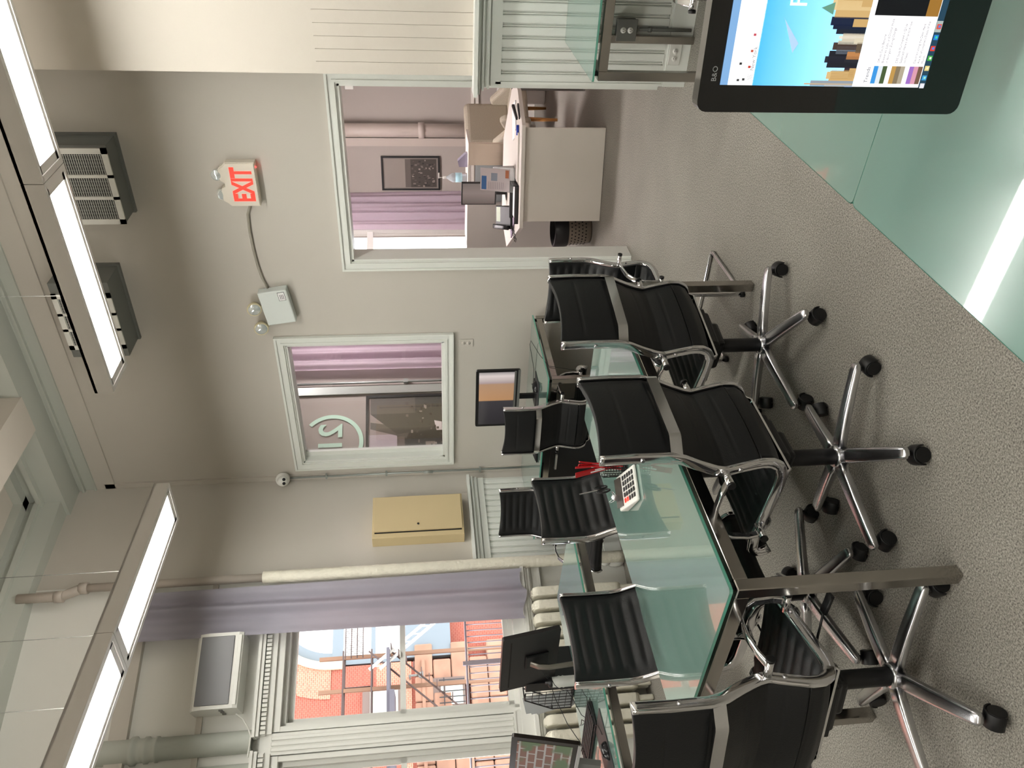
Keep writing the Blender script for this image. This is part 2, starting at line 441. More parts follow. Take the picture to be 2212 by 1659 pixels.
# closing walls, out of the picture
MB().box(4.1, 4.2, -3.2, YR+.3, 0, ZC).build('wall_right', M_wall, kind='structure')
MB().box(-8.0, 4.2, -3.2, -3.1, 0, ZC).build('wall_back', M_wall, kind='structure')

# cornice and coffered ceiling
b = MB()
def crown(path, steps):
    # path: inner line points (x,y) with inward normals handled by offset list
    for (z0, z1, d) in steps:
        for (p, q, n) in path:
            P = [(p[0], p[1], z0), (q[0], q[1], z0), (q[0]+n[0]*d, q[1]+n[1]*d, z0), (p[0]+n[0]*d, p[1]+n[1]*d, z0)]
            b.hexa([Vector(v) for v in P]+[Vector((v[0], v[1], z1)) for v in P])
STEP = ((4.37, 4.385, .035), (4.385, 4.46, .02), (4.46, 4.48, .05), (4.48, 4.51, .03))
LW = frame((-5.0, 5.05, 0), (-.1736, -.9848, 0), (.9848, -.1736, 0))
crown([((-5.0, YF), (4.2, YF), (0, -1))], STEP)
for z0, z1, d in STEP: b.box(0, 8.3, -.3, d, z0, z1, LW)
b.box(-5.3, 4.2, YF-.28, YF+.02, 4.51, ZC); b.box(-5.3, 4.2, YF-.33, YF, 4.66, 4.70); b.box(-5.3, 4.2, YF-.36, YF, 4.78, ZC)
b.box(0, 8.3, -.3, .34, 4.54, ZC, LW); b.box(0, 8.3, -.3, .38, 4.68, 4.72, LW); b.box(0, 8.3, -.3, .42, 4.78, ZC, LW)
b.build('trim_cornice', M_crown, kind='structure')
b = MB()
for x0 in (-3.95, -1.95, .05, 2.05):                                            # beams
    b.box(x0, x0+.32, -3.1, YF-.27, 4.50, ZC); b.box(x0-.04, x0+.36, -3.1, YF-.3, 4.66, 4.70); b.box(x0-.07, x0+.39, -3.1, YF-.3, 4.78, ZC)
for y0 in (2.6, .4, -1.8):
    b.box(-5.2, 4.2, y0, y0+.30, 4.53, ZC)
b.build('trim_ceiling_beams', M_ceil, kind='structure')

# ================================================================== NEXT ROOM
FL = frame((-6.3, 5.19, 0), (.377, .926, 0), (.926, -.377, 0))                   # its street side; x along, y into the room
b = MB(); b.box(-.4, 2.85, -.2, 0, 0, 3.6, FL); b.box(2.85, 4.6, -.2, 0, 0, .75, FL); b.box(2.85, 4.6, -.2, 0, 2.95, 3.6, FL); b.box(4.6, 5.4, -.2, 0, 0, 3.6, FL)
b.build('wall_reception_street', M_room, kind='structure')
b = MB(); b.box(2.85, 2.91, -.1, .02, .75, 2.95, FL); b.box(4.54, 4.6, -.1, .02, .75, 2.95, FL); b.box(2.85, 4.6, -.1, .02, 2.89, 2.95, FL); b.box(2.85, 4.6, -.1, .06, .72, .80, FL)
b.box(2.85, 4.6, -.08, -.02, 2.16, 2.24, FL); b.box(3.98, 4.05, -.08, -.02, .75, 2.95, FL)
wo = b.build('window_5', M_whitew, kind='structure')
MB().box(2.9, 4.56, -.055, -.05, .78, 2.92, FL).build('pane', M_pane, wo)
BF = frame((-2.6, 10.3, 0), (-.976, -.216, 0), (.216, -.976, 0))                 # back wall of the next room
MB().box(-2.0, 2.1, -.15, 0, 0, 3.6, BF).build('wall_reception_back', M_room, kind='structure')
b = MB(); b.box(-.3, 1.9, 0, .05, .80, .835, BF); b.box(-.3, 1.9, 0, .03, .74, .80, BF); b.box(-.3, 1.9, 0, .02, 0, .12, BF); b.build('trim_reception_chair_rail', M_lam, kind='structure')
b = MB(); b.box(-2.84, -.9, 10.0, 10.1, 0, 3.6); b.box(-1.40, -1.3, 5.19, 10.1, 0, 3.6); b.build('wall_reception_right', mat('pale_taupe_paint', 'c9beb8', .7), kind='structure')
MB().box(-7.3, -1.3, YF+T, 11.5, 3.5, 3.6).build('ceiling_reception', M_ceil, kind='structure')

# ================================================================== OFFICE CHAIR
def chair_profile():
    """(y,z) of the side rail, front of seat to top of back"""
    P = [(.245, .395), (.262, .415), (.262, .44), (.243, .457), (.18, .464), (.02, .452), (-.12, .446)]
    P = P[:-1]+[(-.085, .446)]
    P += [(-.130, .449), (-.162, .464), (-.180, .492), (-.182, .53)]
    P += [(-.166, .595), (-.151, .645), (-.157, .675), (-.182, .735), (-.214, .80), (-.224, .84), (-.226, .95), (-.222, 1.063)]
    return P
PR = chair_profile()
def prof_sample(n, i0=0, i1=None):
    pts = PR[i0:i1] if i1 else PR[i0:]
    L = [0]
    for a, c in zip(pts, pts[1:]): L.append(L[-1]+math.hypot(c[0]-a[0], c[1]-a[1]))
    out = []
    for k in range(n+1):
        t = L[-1]*k/n; j = 0
        while j < len(L)-2 and L[j+1] < t: j += 1
        f = (t-L[j])/(L[j+1]-L[j])
        y = pts[j][0]+(pts[j+1][0]-pts[j][0])*f; z = pts[j][1]+(pts[j+1][1]-pts[j][1])*f
        ty = pts[j+1][0]-pts[j][0]; tz = pts[j+1][1]-pts[j][1]; q = math.hypot(ty, tz)
        out.append((y, z, ty/q, tz/q, t))
    return out, L[-1]
def pad(i0, i1, w2, sag, pitch, amp):
    S, Ltot = prof_sample(96, i0, i1)
    mb = MB()
    NU, NV = len(S)-1, 20
    # smooth the tangents
    N = []
    for i in range(len(S)):
        ty = sum(S[max(0, min(NU, i+d))][2] for d in (-3, -2, -1, 0, 1, 2, 3)); tz = sum(S[max(0, min(NU, i+d))][3] for d in (-3, -2, -1, 0, 1, 2, 3))
        q = math.hypot(ty, tz); N.append((tz/q, -ty/q))                        # points to the sitter's side
    def f(side):
        def g(u, v):
            i = int(round(u*NU)); y, z, _, _, t = S[i]; ny, nz = N[i]
            x = (v*2-1)*w2; e = min(1, max(0, (w2-abs(x)-.03)/.02))
            bend = -sag*(1-(x/w2)**2)
            end = math.sin(pi*min(1, max(0, t/Ltot)))
            k = bend
            if side > 0: k += .009+e*(.004+amp*abs(math.sin(pi*t/pitch)))
            else: k += -.006-e*.0015*abs(math.sin(pi*t/(pitch*3)))
            if side < 0 and abs((t/(pitch*2.6)) % 1-.5) < .03: k += .0025*e
            # top edge dips in the middle
            dip = 0
            if u > .9 and i1 is None: dip = -.018*(1-(x/w2)**2)*(u-.9)/.1
            return Vector((x, y+ny*k, z+nz*k+dip))
        return g
    fr, bk = f(1), f(-1)
    A = [[mb.bm.verts.new(fr(i/NU, j/NV)) for j in range(NV+1)] for i in range(NU+1)]
    B = [[mb.bm.verts.new(bk(i/NU, j/NV)) for j in range(NV+1)] for i in range(NU+1)]
    for i in range(NU):
        for j in range(NV):
            mb.face([A[i][j], A[i+1][j], A[i+1][j+1], A[i][j+1]], True); mb.face([B[i][j], B[i][j+1], B[i+1][j+1], B[i+1][j]], True)
        mb.face([A[i][0], B[i][0], B[i+1][0], A[i+1][0]]); mb.face([A[i][NV], A[i+1][NV], B[i+1][NV], B[i][NV]])
    for j in range(NV):
        mb.face([A[0][j], A[0][j+1], B[0][j+1], B[0][j]]); mb.face([A[NU][j], B[NU][j], B[NU][j+1], A[NU][j+1]])
    return mb
W2 = .186
def seat_shell(t, blk):
    pad(0, 11, W2, .012, .047, .006).build('seat', blk, t)
    pad(10, None, W2, .022, .050, .007).build('backrest', blk, t)
    S, L_ = prof_sample(70)
    for sx in (-1, 1):
        pts = [(sx*.196, y, z) for y, z, *_ in S]
        b = MB(); b.sweep(pts, rrect(-.008, .008, -.019, .019, .006, 3), up=(1, 0, 0))
        rail = b.build('side_rail', M_chrome, t)
        b = MB()
        for yy, zz in ((-.164, .60), (-.225, .93), (.1, .458)): b = MB(); b.cyl((sx*.202, yy, zz), (sx*.210, yy, zz), .008, .006, 10); b.build('rail_screw', M_alu, rail)
    b = MB()                                                                    # bright bar across the back
    path = [(-.202, -.212, .820), (-.197, -.232, .820), (-.150, -.270, .820), (-.140, -.273, .820), (.140, -.273, .820), (.150, -.270, .820), (.197, -.232, .820), (.202, -.212, .820)]
    b.sweep(path, [(-.019, -.003), (.019, -.003), (.019, .003), (-.019, .003)], up=(0, 0, 1), smooth=False)
    b.build('back_stretcher', M_chrome, t)
    for yy in (.13, -.12): b = MB(); b.sweep([(-.196, yy, .438), (-.18, yy, .415), (.18, yy, .415), (.196, yy, .438)], [(-.012, -.004), (.012, -.004), (.012, .004), (-.012, .004)], up=(0, 1, 0), smooth=False); b.build('seat_stretcher', M_chrome, t)
    for sx in (-1, 1):
        b = MB(); X = sx*.236
        pth = [(X, -.152, .647), (X, -.10, .658), (X, -.03, .662), (X, .04, .652), (X, .09, .622), (X, .118, .578), (X, .125, .52), (X, .115, .476)]
        # smooth it
        pp = []
        for i in range(len(pth)-1):
            for k in range(4): pp.append(tuple(pth[i][q]+(pth[i+1][q]-pth[i][q])*k/4 for q in range(3)))
        pp.append(pth[-1])
        b.sweep(pp, rrect(-.013, .013, -.006, .006, .005, 3), up=(1, 0, 0))
        b.cyl((sx*.196, -.152, .647), (sx*.256, -.152, .647), .0125, seg=14); b.cyl((sx*.196, .114, .470), (sx*.256, .114, .470), .0125, seg=14)
        arm = b.build('armrest', M_chrome, t)
        for yy, zz in ((-.152, .647), (.114, .470)): b = MB(); b.cyl((sx*.256, yy, zz), (sx*.265, yy, zz), .0135, seg=14); b.build('end_cap', M_plastic, arm)
def caster(t, x, y, a):
    b = MB(); Mx = Matrix.Translation((x, y, 0)) @ Matrix.Rotation(a, 4, 'Z')
    for s in (-1, 1):
        c0 = Mx @ Vector((.008, s*.005, .0275)); c1 = Mx @ Vector((.008, s*.023, .0275))
        b.cyl(c0, c1, .0275, .0255, 20)
    o = b.build('caster', M_plastic, t)
    b = MB(); b.cyl(Mx @ Vector((0, 0, .04)), Mx @ Vector((0, 0, .078)), .009, seg=10)
    b.sweep([Mx @ Vector((.008+.031*cos(R_(q)), 0, .0275+.031*sin(R_(q)))) for q in range(-10, 200, 15)], rrect(-.024, .024, -.003, .003, .002, 2), up=Mx.to_3x3() @ Vector((0, 1, 0)))
    b.build('caster_hood', M_plastic, o)
def office_chair(name, label, base_rot=0):
    t = thing(name, label, 'chair'); seat_shell(t, M_blk)
    b = MB()                                                                    # tilt mechanism
    b.box(-.10, .10, -.11, .13, .365, .415, bev=.014); b.box(-.065, .065, -.08, .08, .325, .368, bev=.014)
    b.box(-.10, .10, -.125, -.105, .39, .415, bev=.004); b.cyl((0, .13, .395), (0, .19, .395), .022, seg=14)
    me = b.build('tilt_mechanism', M_plastic, t)
    b = MB(); b.tube([(.07, .03, .39), (.15, .04, .388), (.24, .05, .38)], .004, 8); b.sweep([(.235, .05, .38), (.27, .053, .372), (.30, .055, .366)], rrect(-.016, .016, -.006, .006, .004, 3), up=(0, 1, 0)); b.build('lever', M_plastic, me)
    b = MB(); b.lathe([(0, .11), (.030, .11), (.030, .30), (.026, .305), (.026, .35), (0, .35)], seg=20); b.build('gas_column', M_plastic, t)
    b = MB(); b.lathe([(0, .095), (.035, .095), (.042, .105), (.042, .135), (.036, .145), (0, .145)], seg=24)
    for k in range(5):
        a = base_rot+2*pi*k/5
        pts = [(cos(a)*r, sin(a)*r, z) for r, z in ((.02, .122), (.08, .118), (.16, .108), (.25, .094), (.31, .084), (.33, .080), (.338, .078))]
        b.sweep(pts, rrect(-.017, .015, -.025, .025, .012, 5), up=(0, 0, 1), scale=[1.05, 1.05, 1.0, .92, .86, .75, .4])
    b.build('star_base', M_alu, t)
    for k in range(5):
        a = base_rot+2*pi*k/5; caster(t, cos(a)*.318, sin(a)*.318, a+.8+1.3*k)
    return t
def face(o, x, y, dx, dy, z=0):
    o.location = (x, y, z); o.rotation_euler = (0, 0, math.atan2(-dx, dy))
def cantilever_chair(name, label):
    t = thing(name, label, 'chair'); seat_shell(t, M_blk)
    pts = [(.19, .17, .43), (.205, .20, .40), (.21, .21, .37), (.21, .215, .06), (.21, .205, .03), (.21, .17, .015), (.21, -.25, .015), (.205, -.275, .015), (.18, -.285, .015)]
    full = pts+[(-x, y, z) for x, y, z in pts[::-1]]
    b = MB(); b.tube(full, .0115, 12); base = b.build('cantilever_base', M_chrome, t)
    b = MB()
    for x, y in ((.20, -.262), (-.20, -.262), (.205, .205), (-.205, .205)): b = MB(); b.lathe([(0, 0), (.016, 0), (.018, .01), (.016, .022), (0, .024)], Matrix.Translation((x, y, .001)), 12); b.build('glide', M_plastic, base)
    return t

C1 = office_chair('office_chair', 'black swivel chair nearest the doorway, smooth back towards us, at the centre table', R_(30.5)); face(C1, -1.835, 2.62, -.983, .182)
C2 = office_chair('office_chair', 'black swivel chair at the middle of the centre table, back towards us, beside the calculator', R_(9.2)); face(C2, -1.821, 1.889, -1, .021)
C3 = office_chair('office_chair', 'black swivel chair at the near end of the centre table, closest chair to us', R_(5.5)); face(C3, -2.185, 1.245, -.234, .972)
C4 = dup(C1, 'black ribbed swivel chair across the centre table, behind the red packets'); face(C4, -2.585, 2.616, .999, -.048, -.012)
C5 = dup(C2, 'black ribbed swivel chair across the centre table, in front of the monitor seen from behind'); face(C5, -2.445, 1.773, .998, -.067, -.01)
C6 = dup(C2, 'bluish black ribbed swivel chair below the beige wall cabinet'); face(C6, -4.127, 3.679, .228, -.974)
C7 = dup(C3, 'black swivel chair, back towards us, at the far desk'); face(C7, -3.50, 4.24, -.036, .999, -.012)
C8 = cantilever_chair('visitor_chair', 'black ribbed chair on a bent tube base at the doorway end of the table'); face(C8, -2.09, 3.33, .02, -1)
C8.scale = (.95, .95, .86)
C9 = dup(C3, 'black chair cut off by the frame, between the lit screen and the beadboard wall'); face(C9, -.30, 2.93, -.10, 1)

# ================================================================== GLASS DESKS
def glass_desk(label, L, Wd, M, group=None, ztop=.735):
    """local: x 0..L, y 0..Wd"""
    t = thing('glass_desk', label, 'desk', group=group); t.matrix_basis = M
    zt = ztop; zf = zt-.027
    def glass_top():
        b = MB(); b.use(M_glass); P = rrect(-.004, L+.004, -.004, Wd+.004, .012, 3)
        b.prism(P, zt-.010, zt); 
        return b.build('glass_top', None, t)
    g = glass_top()
    b = MB(); P = rrect(-.004, L+.004, -.004, Wd+.004, .012, 3); Q = rrect(.0005, L-.0005, .0005, Wd-.0005, .010, 3)
    n = len(P)
    for i in range(n):
        j = (i+1) % n
        vs = [b.bm.verts.new(v) for v in ((P[i][0]*1.0+(-.0015 if P[i][0] < L/2 else .0015), P[i][1]+(-.0015 if P[i][1] < Wd/2 else .0015), zt-.0095), (P[j][0]+(-.0015 if P[j][0] < L/2 else .0015), P[j][1]+(-.0015 if P[j][1] < Wd/2 else .0015), zt-.0095), (P[j][0]+(-.0015 if P[j][0] < L/2 else .0015), P[j][1]+(-.0015 if P[j][1] < Wd/2 else .0015), zt-.0005), (P[i][0]+(-.0015 if P[i][0] < L/2 else .0015), P[i][1]+(-.0015 if P[i][1] < Wd/2 else .0015), zt-.0005))]
        b.face(vs)
    b.build('polished_edge', M_tealedge, g)
    s = .042
    for x, y in ((0, 0), (L-s, 0), (L-s, Wd-s), (0, Wd-s)):
        MB().box(x, x+s, y, y+s, 0, zf, bev=.003, seg=1).build('leg', M_steel, t)
    for k, (x0, x1, y0, y1) in enumerate(((s, L-s, .002, .036), (s, L-s, Wd-.036, Wd-.002), (.002, .036, s, Wd-s), (L-.036, L-.002, s, Wd-s))):
        MB().box(x0, x1, y0, y1, zf-.045, zf, bev=.002, seg=1).build('frame_rail', M_steel, t)
    b = MB()
    for x, y in ((.03, .02), (L-.03, .02), (L-.03, Wd-.02), (.03, Wd-.02), (L*.5, .02), (L*.5, Wd-.02)): b.cyl((x, y, zf), (x, y, zt-.010), .012, seg=12)
    b.build('rubber_spacer', M_plastic, t)
    return t
def dm(ox, oy, ang): return Matrix.Translation((ox, oy, 0)) @ Matrix.Rotation(ang, 4, 'Z')
GD = None
glass_desk('frosted glass table in the middle of the room, chairs around it, calculator on it', 1.78, .835, dm(-1.79, 1.32, R_(90)), GD)
glass_desk('frosted glass desk along the far wall under the small interior window', 1.62, .82, dm(-4.77, 4.15, 0), GD)
glass_desk('frosted glass desk in front of the street window and the white radiator', 1.76, .80, dm(-3.644, 1.36, R_(84.4)), GD)
glass_desk('frosted glass desk against the white beadboard wall, with a free chrome leg', 1.7, .77, dm(-1.06, 3.765, 0), GD)
glass_desk('nearer of the two frosted glass desks below the lit screen, nearest our side', 1.9, .80, dm(-.608, .545, 0), GD)
glass_desk('further of the two frosted glass desks below the lit screen', 1.5, .80, dm(-.608, 1.355, 0), GD)

# ================================================================== PENDANT LAMPS
def pendant(label, M, n, cover=True, wires=()):
    """linear pendant, local x along its length from 0, width in y, underside at z=0; n sections of 1.22 m"""
    t = thing('pendant_lamp', label, 'lamp', group=None); t.matrix_basis = M
    Wd = .27; L = 1.22
    for k in range(n):
        b = MB(); x0 = k*L+.002; x1 = (k+1)*L-.002; rim = .038
        b.box(x0, x1, 0, rim*.55, 0, .10); b.box(x0, x1, Wd-rim*.55, Wd, 0, .10); b.box(x0, x0+.03, rim*.5, Wd-rim*.5, 0, .10); b.box(x1-.03, x1, rim*.5, Wd-rim*.5, 0, .10)
        b.box(x0, x1, 0, Wd, .085, .10)
        b.box(x0+.03, x0+.07, rim*.5, Wd-rim*.5, .006, .02); b.box(x1-.07, x1-.03, rim*.5, Wd-rim*.5, .006, .02)
        b.box(x0+.03, x1-.03, rim*.5, rim*1.1, .006, .02); b.box(x0+.03, x1-.03, Wd-rim*1.1, Wd-rim*.5, .006, .02)
        h = b.build('housing', M_lamph, t)
        b = MB(); b.box(x0+.07, x1-.07, rim*1.1, Wd-rim*1.1, .012, .018); b.build('diffuser', M_lamp, h)
        b = MB(); b.box(x0+.07, x1-.07, rim, Wd-rim, .101, .104); b.build('uplight_diffuser', M_up, h)
    for k in wires: b = MB(); b.cyl((k, Wd/2, .10), (k, Wd/2, ZC-3.3), .0018, seg=6); b.build('suspension_wire', M_gun, t)
    return t
pendant('long white pendant lamp along the door wall, in front of the two wall vents', frame((-2.73, 3.60, 3.30), (1, 0, 0), (0, 1, 0)), 4, wires=(.55, 1.9, 3.2, 4.5))
a_ = (.055, -.9985)
pendant('long white pendant lamp in front of the street window and the air conditioner', frame((-3.76, 3.92, 3.30), (a_[0], a_[1], 0), (a_[1], -a_[0], 0), (0, 0, -1)) @ Matrix.Scale(1, 4), 3) if False else None
def M_lamp2():
    # x runs toward us, y to the left wall; keep z up (y = z x x)
    x = Vector((a_[0], a_[1], 0)); y = Vector((0, 0, 1)).cross(x)
    return frame((-4.085, 3.92, 3.30), x, y)
L2 = pendant('long white pendant lamp in front of the street window and the air conditioner', M_lamp2(), 3, wires=(.62, 1.1, 1.55, 2.9))
L2.scale = (1, 1.22, 1)

pendant('unseen added pendant lamp for fill over the middle of the room behind us', frame((-2.6, .30, 3.30), (1, 0, 0), (0, 1, 0)), 4, wires=(.55, 1.9, 3.2, 4.5))  # added pendant out of view, gives the room more light
pendant('unseen added pendant lamp for fill near the back wall behind us', frame((-2.6, -1.9, 3.30), (1, 0, 0), (0, 1, 0)), 4, wires=(.55, 1.9, 3.2, 4.5))  # another added pendant out of view, for fill light
t = thing('unseen_fill_panel', 'unseen added fill lamp panel on the reception ceiling', 'lamp', (-3.6, 7.6, 3.5))  # added panel hidden from view, brightens the reception
b = MB(); b.box(-.62, .62, -.32, .32, -.06, 0); b.build('housing', M_lamph, t)
b = MB(); b.box(-.58, .58, -.28, .28, -.066, -.06); b.build('diffuser', mat('fill_panel_diffuser', 'ffffff', .5, emit='fff4f4', es=30), t)

# ================================================================== THINGS ON THE FAR WALL
def vent(label, X0, X1, z0, z1, dep, gx0, gx1, fullgrille):
    t = thing('wall_vent', label, 'vent', ((X0+X1)/2, YF, z0), group=None); o = -(X0+X1)/2
    b = MB(); yb = -dep
    b.hexa([(X0+o, 0, 0), (X1+o, 0, 0), (X1+o, yb, 0), (X0+o, yb, 0), (X0+o, 0, z1-z0), (X1+o, 0, z1-z0), (X1+o, yb, z1-z0), (X0+o, yb, z1-z0)])
    b.box(X0+o-.012, X1+o+.012, -.03, 0, -.012, z1-z0+.012)
    b.build('duct_collar', M_duct, t)
    g = MB(); gz0, gz1 = .0, z1-z0; rim = .035; gx0 += o; gx1 += o
    yy = yb-.012
    g.box(gx0, gx0+rim, yy, yb, gz0, gz1); g.box(gx1-rim, gx1, yy, yb, gz0, gz1); g.box(gx0, gx1, yy, yb, gz0, gz0+rim); g.box(gx0, gx1, yy, yb, gz1-rim, gz1)
    wdt = (gx1-gx0-2*rim)
    for k in (1, 2): g.box(gx0+rim+wdt*k/3-.01, gx0+rim+wdt*k/3+.01, yy, yb, gz0, gz1)
    fr = g.build('grille_frame', M_wplast, t)
    g = MB(); z = gz0+rim+.006
    while z < gz1-rim:
        g.box(gx0+rim, gx1-rim, yb-.008, yb-.004, z, z+.006); z += .0135
    for k in range(18): g.box(gx0+rim+wdt*(k+.5)/18-.001, gx0+rim+wdt*(k+.5)/18+.001, yb-.004, yb-.001, gz0+rim, gz1-rim)
    g.build('louvre', mat('louvre_grey', 'a9aaa6', .5), fr)
    g = MB(); g.box(gx0+.01, gx1-.01, yb-.0009, yb+.004, gz0+.01, gz1-.01); g.build('dark_duct', M_dark, fr)
vent('grey wall vent with a white louvred grille, above and left of the exit sign', -2.29, -1.785, 3.46, 3.90, .20, -2.30, -1.80, True)
vent('grey wall vent half hidden behind the pendant lamp, further from the exit sign', -3.30, -2.70, 3.67, 4.05, .26, -3.23, -2.78, False)

def outlet_plate(mb, cx, cz, y, s=1, m2=None):
    mb.box(cx-.036*s, cx+.036*s, y-.006, y, cz-.058*s, cz+.058*s, bev=.003, seg=2)
def receptacle(parent, cx, cz, y, mat_, horiz=False):
    for q in (-1, 1):
        dx, dz = (q*.02, 0) if horiz else (0, q*.02)
        b = MB(); Mx = Matrix.Translation((cx+dx, y, cz+dz)) @ Matrix.Rotation(R_(90), 4, 'X')
        b.lathe([(0, .003), (.0155, .003), (.0165, 0)], Mx, 16)
        r = b.build('receptacle', mat_, parent)
        b = MB()
        for u in (-.006, .006):
            if horiz: b.box(cx+dx-.004, cx+dx+.004, y-.0042, y-.003, cz+dz+u-.001, cz+dz+u+.001)
            else: b.box(cx+dx+u-.001, cx+dx+u+.001, y-.0042, y-.003, cz+dz-.004, cz+dz+.004)
        if horiz: b.box(cx+dx+.008, cx+dx+.011, y-.0042, y-.003, cz-.002, cz+.002)
        else: b.box(cx-.002, cx+.002, y-.0042, y-.003, cz+dz-.011, cz+dz-.008)
        b.build('slots', M_gap, r)
t = thing('wall_outlet', 'wall coloured outlet below the small interior window', 'outlet', (-3.44, YF, 1.235))
b = MB(); outlet_plate(b, 0, 0, 0); b.build('cover_plate', M_wall, t); receptacle(t, 0, 0, -.006, M_wall)
t = thing('wall_outlet', 'white outlet set sideways in the baseboard under the glass desk at right', 'outlet', (-1.125, YR-.032, .088))
b = MB(); b.box(-.058, .058, -.006, 0, -.036, .036, bev=.003); b.build('cover_plate', M_wplast, t); receptacle(t, 0, 0, -.006, M_wplast, True)
t = thing('junction_box', 'grey metal box outlet with conduit on the beadboard wall under the desk', 'outlet', (-.99, YR-.027, .40))
b = MB(); b.box(-.055, .055, -.045, 0, -.055, .055, bev=.006); b.box(-.058, .058, -.052, -.045, -.058, .058, bev=.004); b.build('metal_box', M_gun, t)
receptacle(t, 0, 0, -.052, M_wplast)
b = MB(); b.cyl((0, -.02, -.055), (0, -.02, -.38), .010, seg=12); b.cyl((0, -.02, -.13), (0, -.02, -.15), .015, seg=6); b.lathe([(0, -.06), (.016, -.06), (.016, -.075), (0, -.075)], Matrix.Translation((0, -.02, 0)), 12)
b.build('conduit', M_gun, t)

# exit sign
t = thing('exit_sign', 'lit red EXIT sign with two round lamp heads above the doorway', 'sign', (-2.095, YF, 2.73))
b = MB(); P = [(-.15, -.10), (.15, -.10), (.15, .085)]+arc((.07, .085), .062, 20, 160, 6)+arc((-.07, .085), .062, 20, 160, 6)+[(-.15, .085)]
Mx = Matrix.Translation((0, 0, 0)) @ Matrix.Rotation(R_(90), 4, 'X')
b.prism(P, 0, .062, Mx); b.prism([(x*.96, y*.96) for x, y in P], .062, .068, Mx); b.build('housing', mat('ivory_plastic', 'd8d0c2', .5), t)
b = MB(); text_mesh(b, 'EXIT', .185, Matrix.Translation((-.118, -.069, -.070)) @ Matrix.Rotation(R_(90), 4, 'X') @ Matrix.Diagonal((.62, 1, 1, 1)), .0012, bold=.006); b.build('lettering', M_red, t)
b = MB(); b.lathe([(0, 0), (.004, 0), (.004, .004), (0, .006)], Matrix.Translation((.11, -.035, -.102)) @ Matrix.Rotation(pi, 4, 'X'), 10); b.build('status_light', M_led, t)
for x, ry, tz in ((.065, .05, .15), (-.07, .5, .145)):
    b = MB(); Mx = Matrix.Translation((x, -.035, tz)) @ Matrix.Rotation(ry, 4, 'X') @ Matrix.Rotation(R_(90), 4, 'X')
    b.lathe([(0, -.03), (.02, -.028), (.034, .01), (.036, .03), (.034, .032)], Mx, 24); h = b.build('lamp_head', M_wplast, t)
    b = MB(); b.lathe([(.034, .03), (.026, .035), (0, .037)], Mx, 24); b.build('lens', M_lens, h)
# emergency light, hung askew
t = thing('emergency_light', 'white emergency light hanging askew with two round lamps at the end of the cable', 'light', (-3.04, YF, 2.63)); t.rotation_euler = (0, R_(-8.5), 0)
b = MB(); b.box(-.14, .14, -.075, 0, -.105, .105, bev=.008); bx = b.build('battery_box', mat('cool_white_plastic', 'ccd2ce', .4), t)
b = MB(); b.box(.055, .125, -.0765, -.0745, -.085, -.035); lb = b.build('label_border', M_dark, bx)
b = MB(); b.box(.058, .122, -.0772, -.0763, -.082, -.038); b.build('label', M_paper, lb)
b = MB()
for k in range(3): b.box(.066, .105, -.0778, -.077, -.052-k*.011, -.048-k*.011)
b.build('label_print', M_dark, lb)
for x in (-.155, .015):
    b = MB(); Mx = Matrix.Translation((x, -.055, .165)) @ Matrix.Rotation(.2, 4, 'X') @ Matrix.Rotation(R_(90), 4, 'X')
    b.lathe([(0, -.05), (.03, -.045), (.05, .0), (.053, .02), (.05, .028), (.044, .026)], Mx, 28); b.tube([(x, -.04, .12), (x, -.035, .10)], .009, 8)
    h = b.build('lamp_head', mat('aged_ivory', 'd3c9a8', .5), t)
    b = MB(); b.lathe([(.045, .024), (.03, .036), (0, .040)], Mx, 24); b.build('lens', M_lens, h)
b = MB(); pts = [(-2.245, YF-.012, 2.70), (-2.33, YF-.012, 2.735), (-2.45, YF-.012, 2.742), (-2.60, YF-.012, 2.738), (-2.72, YF-.012, 2.728), (-2.82, YF-.012, 2.712), (-2.905, YF-.014, 2.685)]
b.tube(pts, .0095, 8); tag(b.build('armoured_cable', mat('cable_grey', '9b968a', .5), None), 'grey cable on the wall between the exit sign and the emergency light', 'cable')

# security camera and its conduit, at the corner
t = thing('security_camera', 'small white dome security camera high in the corner of the room', 'camera', (-4.775, YF-.075, 2.82))
b = MB(); Mx = Matrix.Rotation(R_(35), 4, 'Z') @ Matrix.Rotation(R_(90), 4, 'X')
b.lathe([(0, -.07), (.058, -.07), (.060, -.02), (.052, -.01), (0, -.01)], Mx, 28); b.build('base', M_wplast, t)
b = MB(); Mb = Matrix.Translation((.03, -.045, -.012)); b.lathe([(.0001+.046*sin(R_(q)), -.046*cos(R_(q))) for q in range(0, 181, 12)], Mb @ Mx, 24); ball = b.build('eyeball', M_wplast, t)
b = MB(); Mc = Mb @ Matrix.Rotation(R_(38), 4, 'Z') @ Matrix.Rotation(R_(25), 4, 'X') @ Matrix.Rotation(R_(90), 4, 'X')
for dx in (-.017, .017): b.lathe([(0, .049), (.013, .047), (.014, .042)], Mc @ Matrix.Translation((dx, 0, 0)), 16)
b.build('camera_lens', M_plastic, ball)
b = MB(); b.cyl((-4.795, YF-.035, 2.76), (-4.790, YF-.035, .45), .0085, seg=10)
for z in (2.45, 1.93, 1.10): b.box(-4.815, -4.775, YF-.045, YF-.016, z-.008, z+.008)
b.cyl((-4.795, YF-.035, 1.52), (-4.795, YF-.035, 1.60), .013, seg=10)
tag(b.build('metal_conduit', mat('galvanised', '9aa09c', .4, .4), None), 'thin metal conduit dropping from the security camera down the corner', 'conduit')

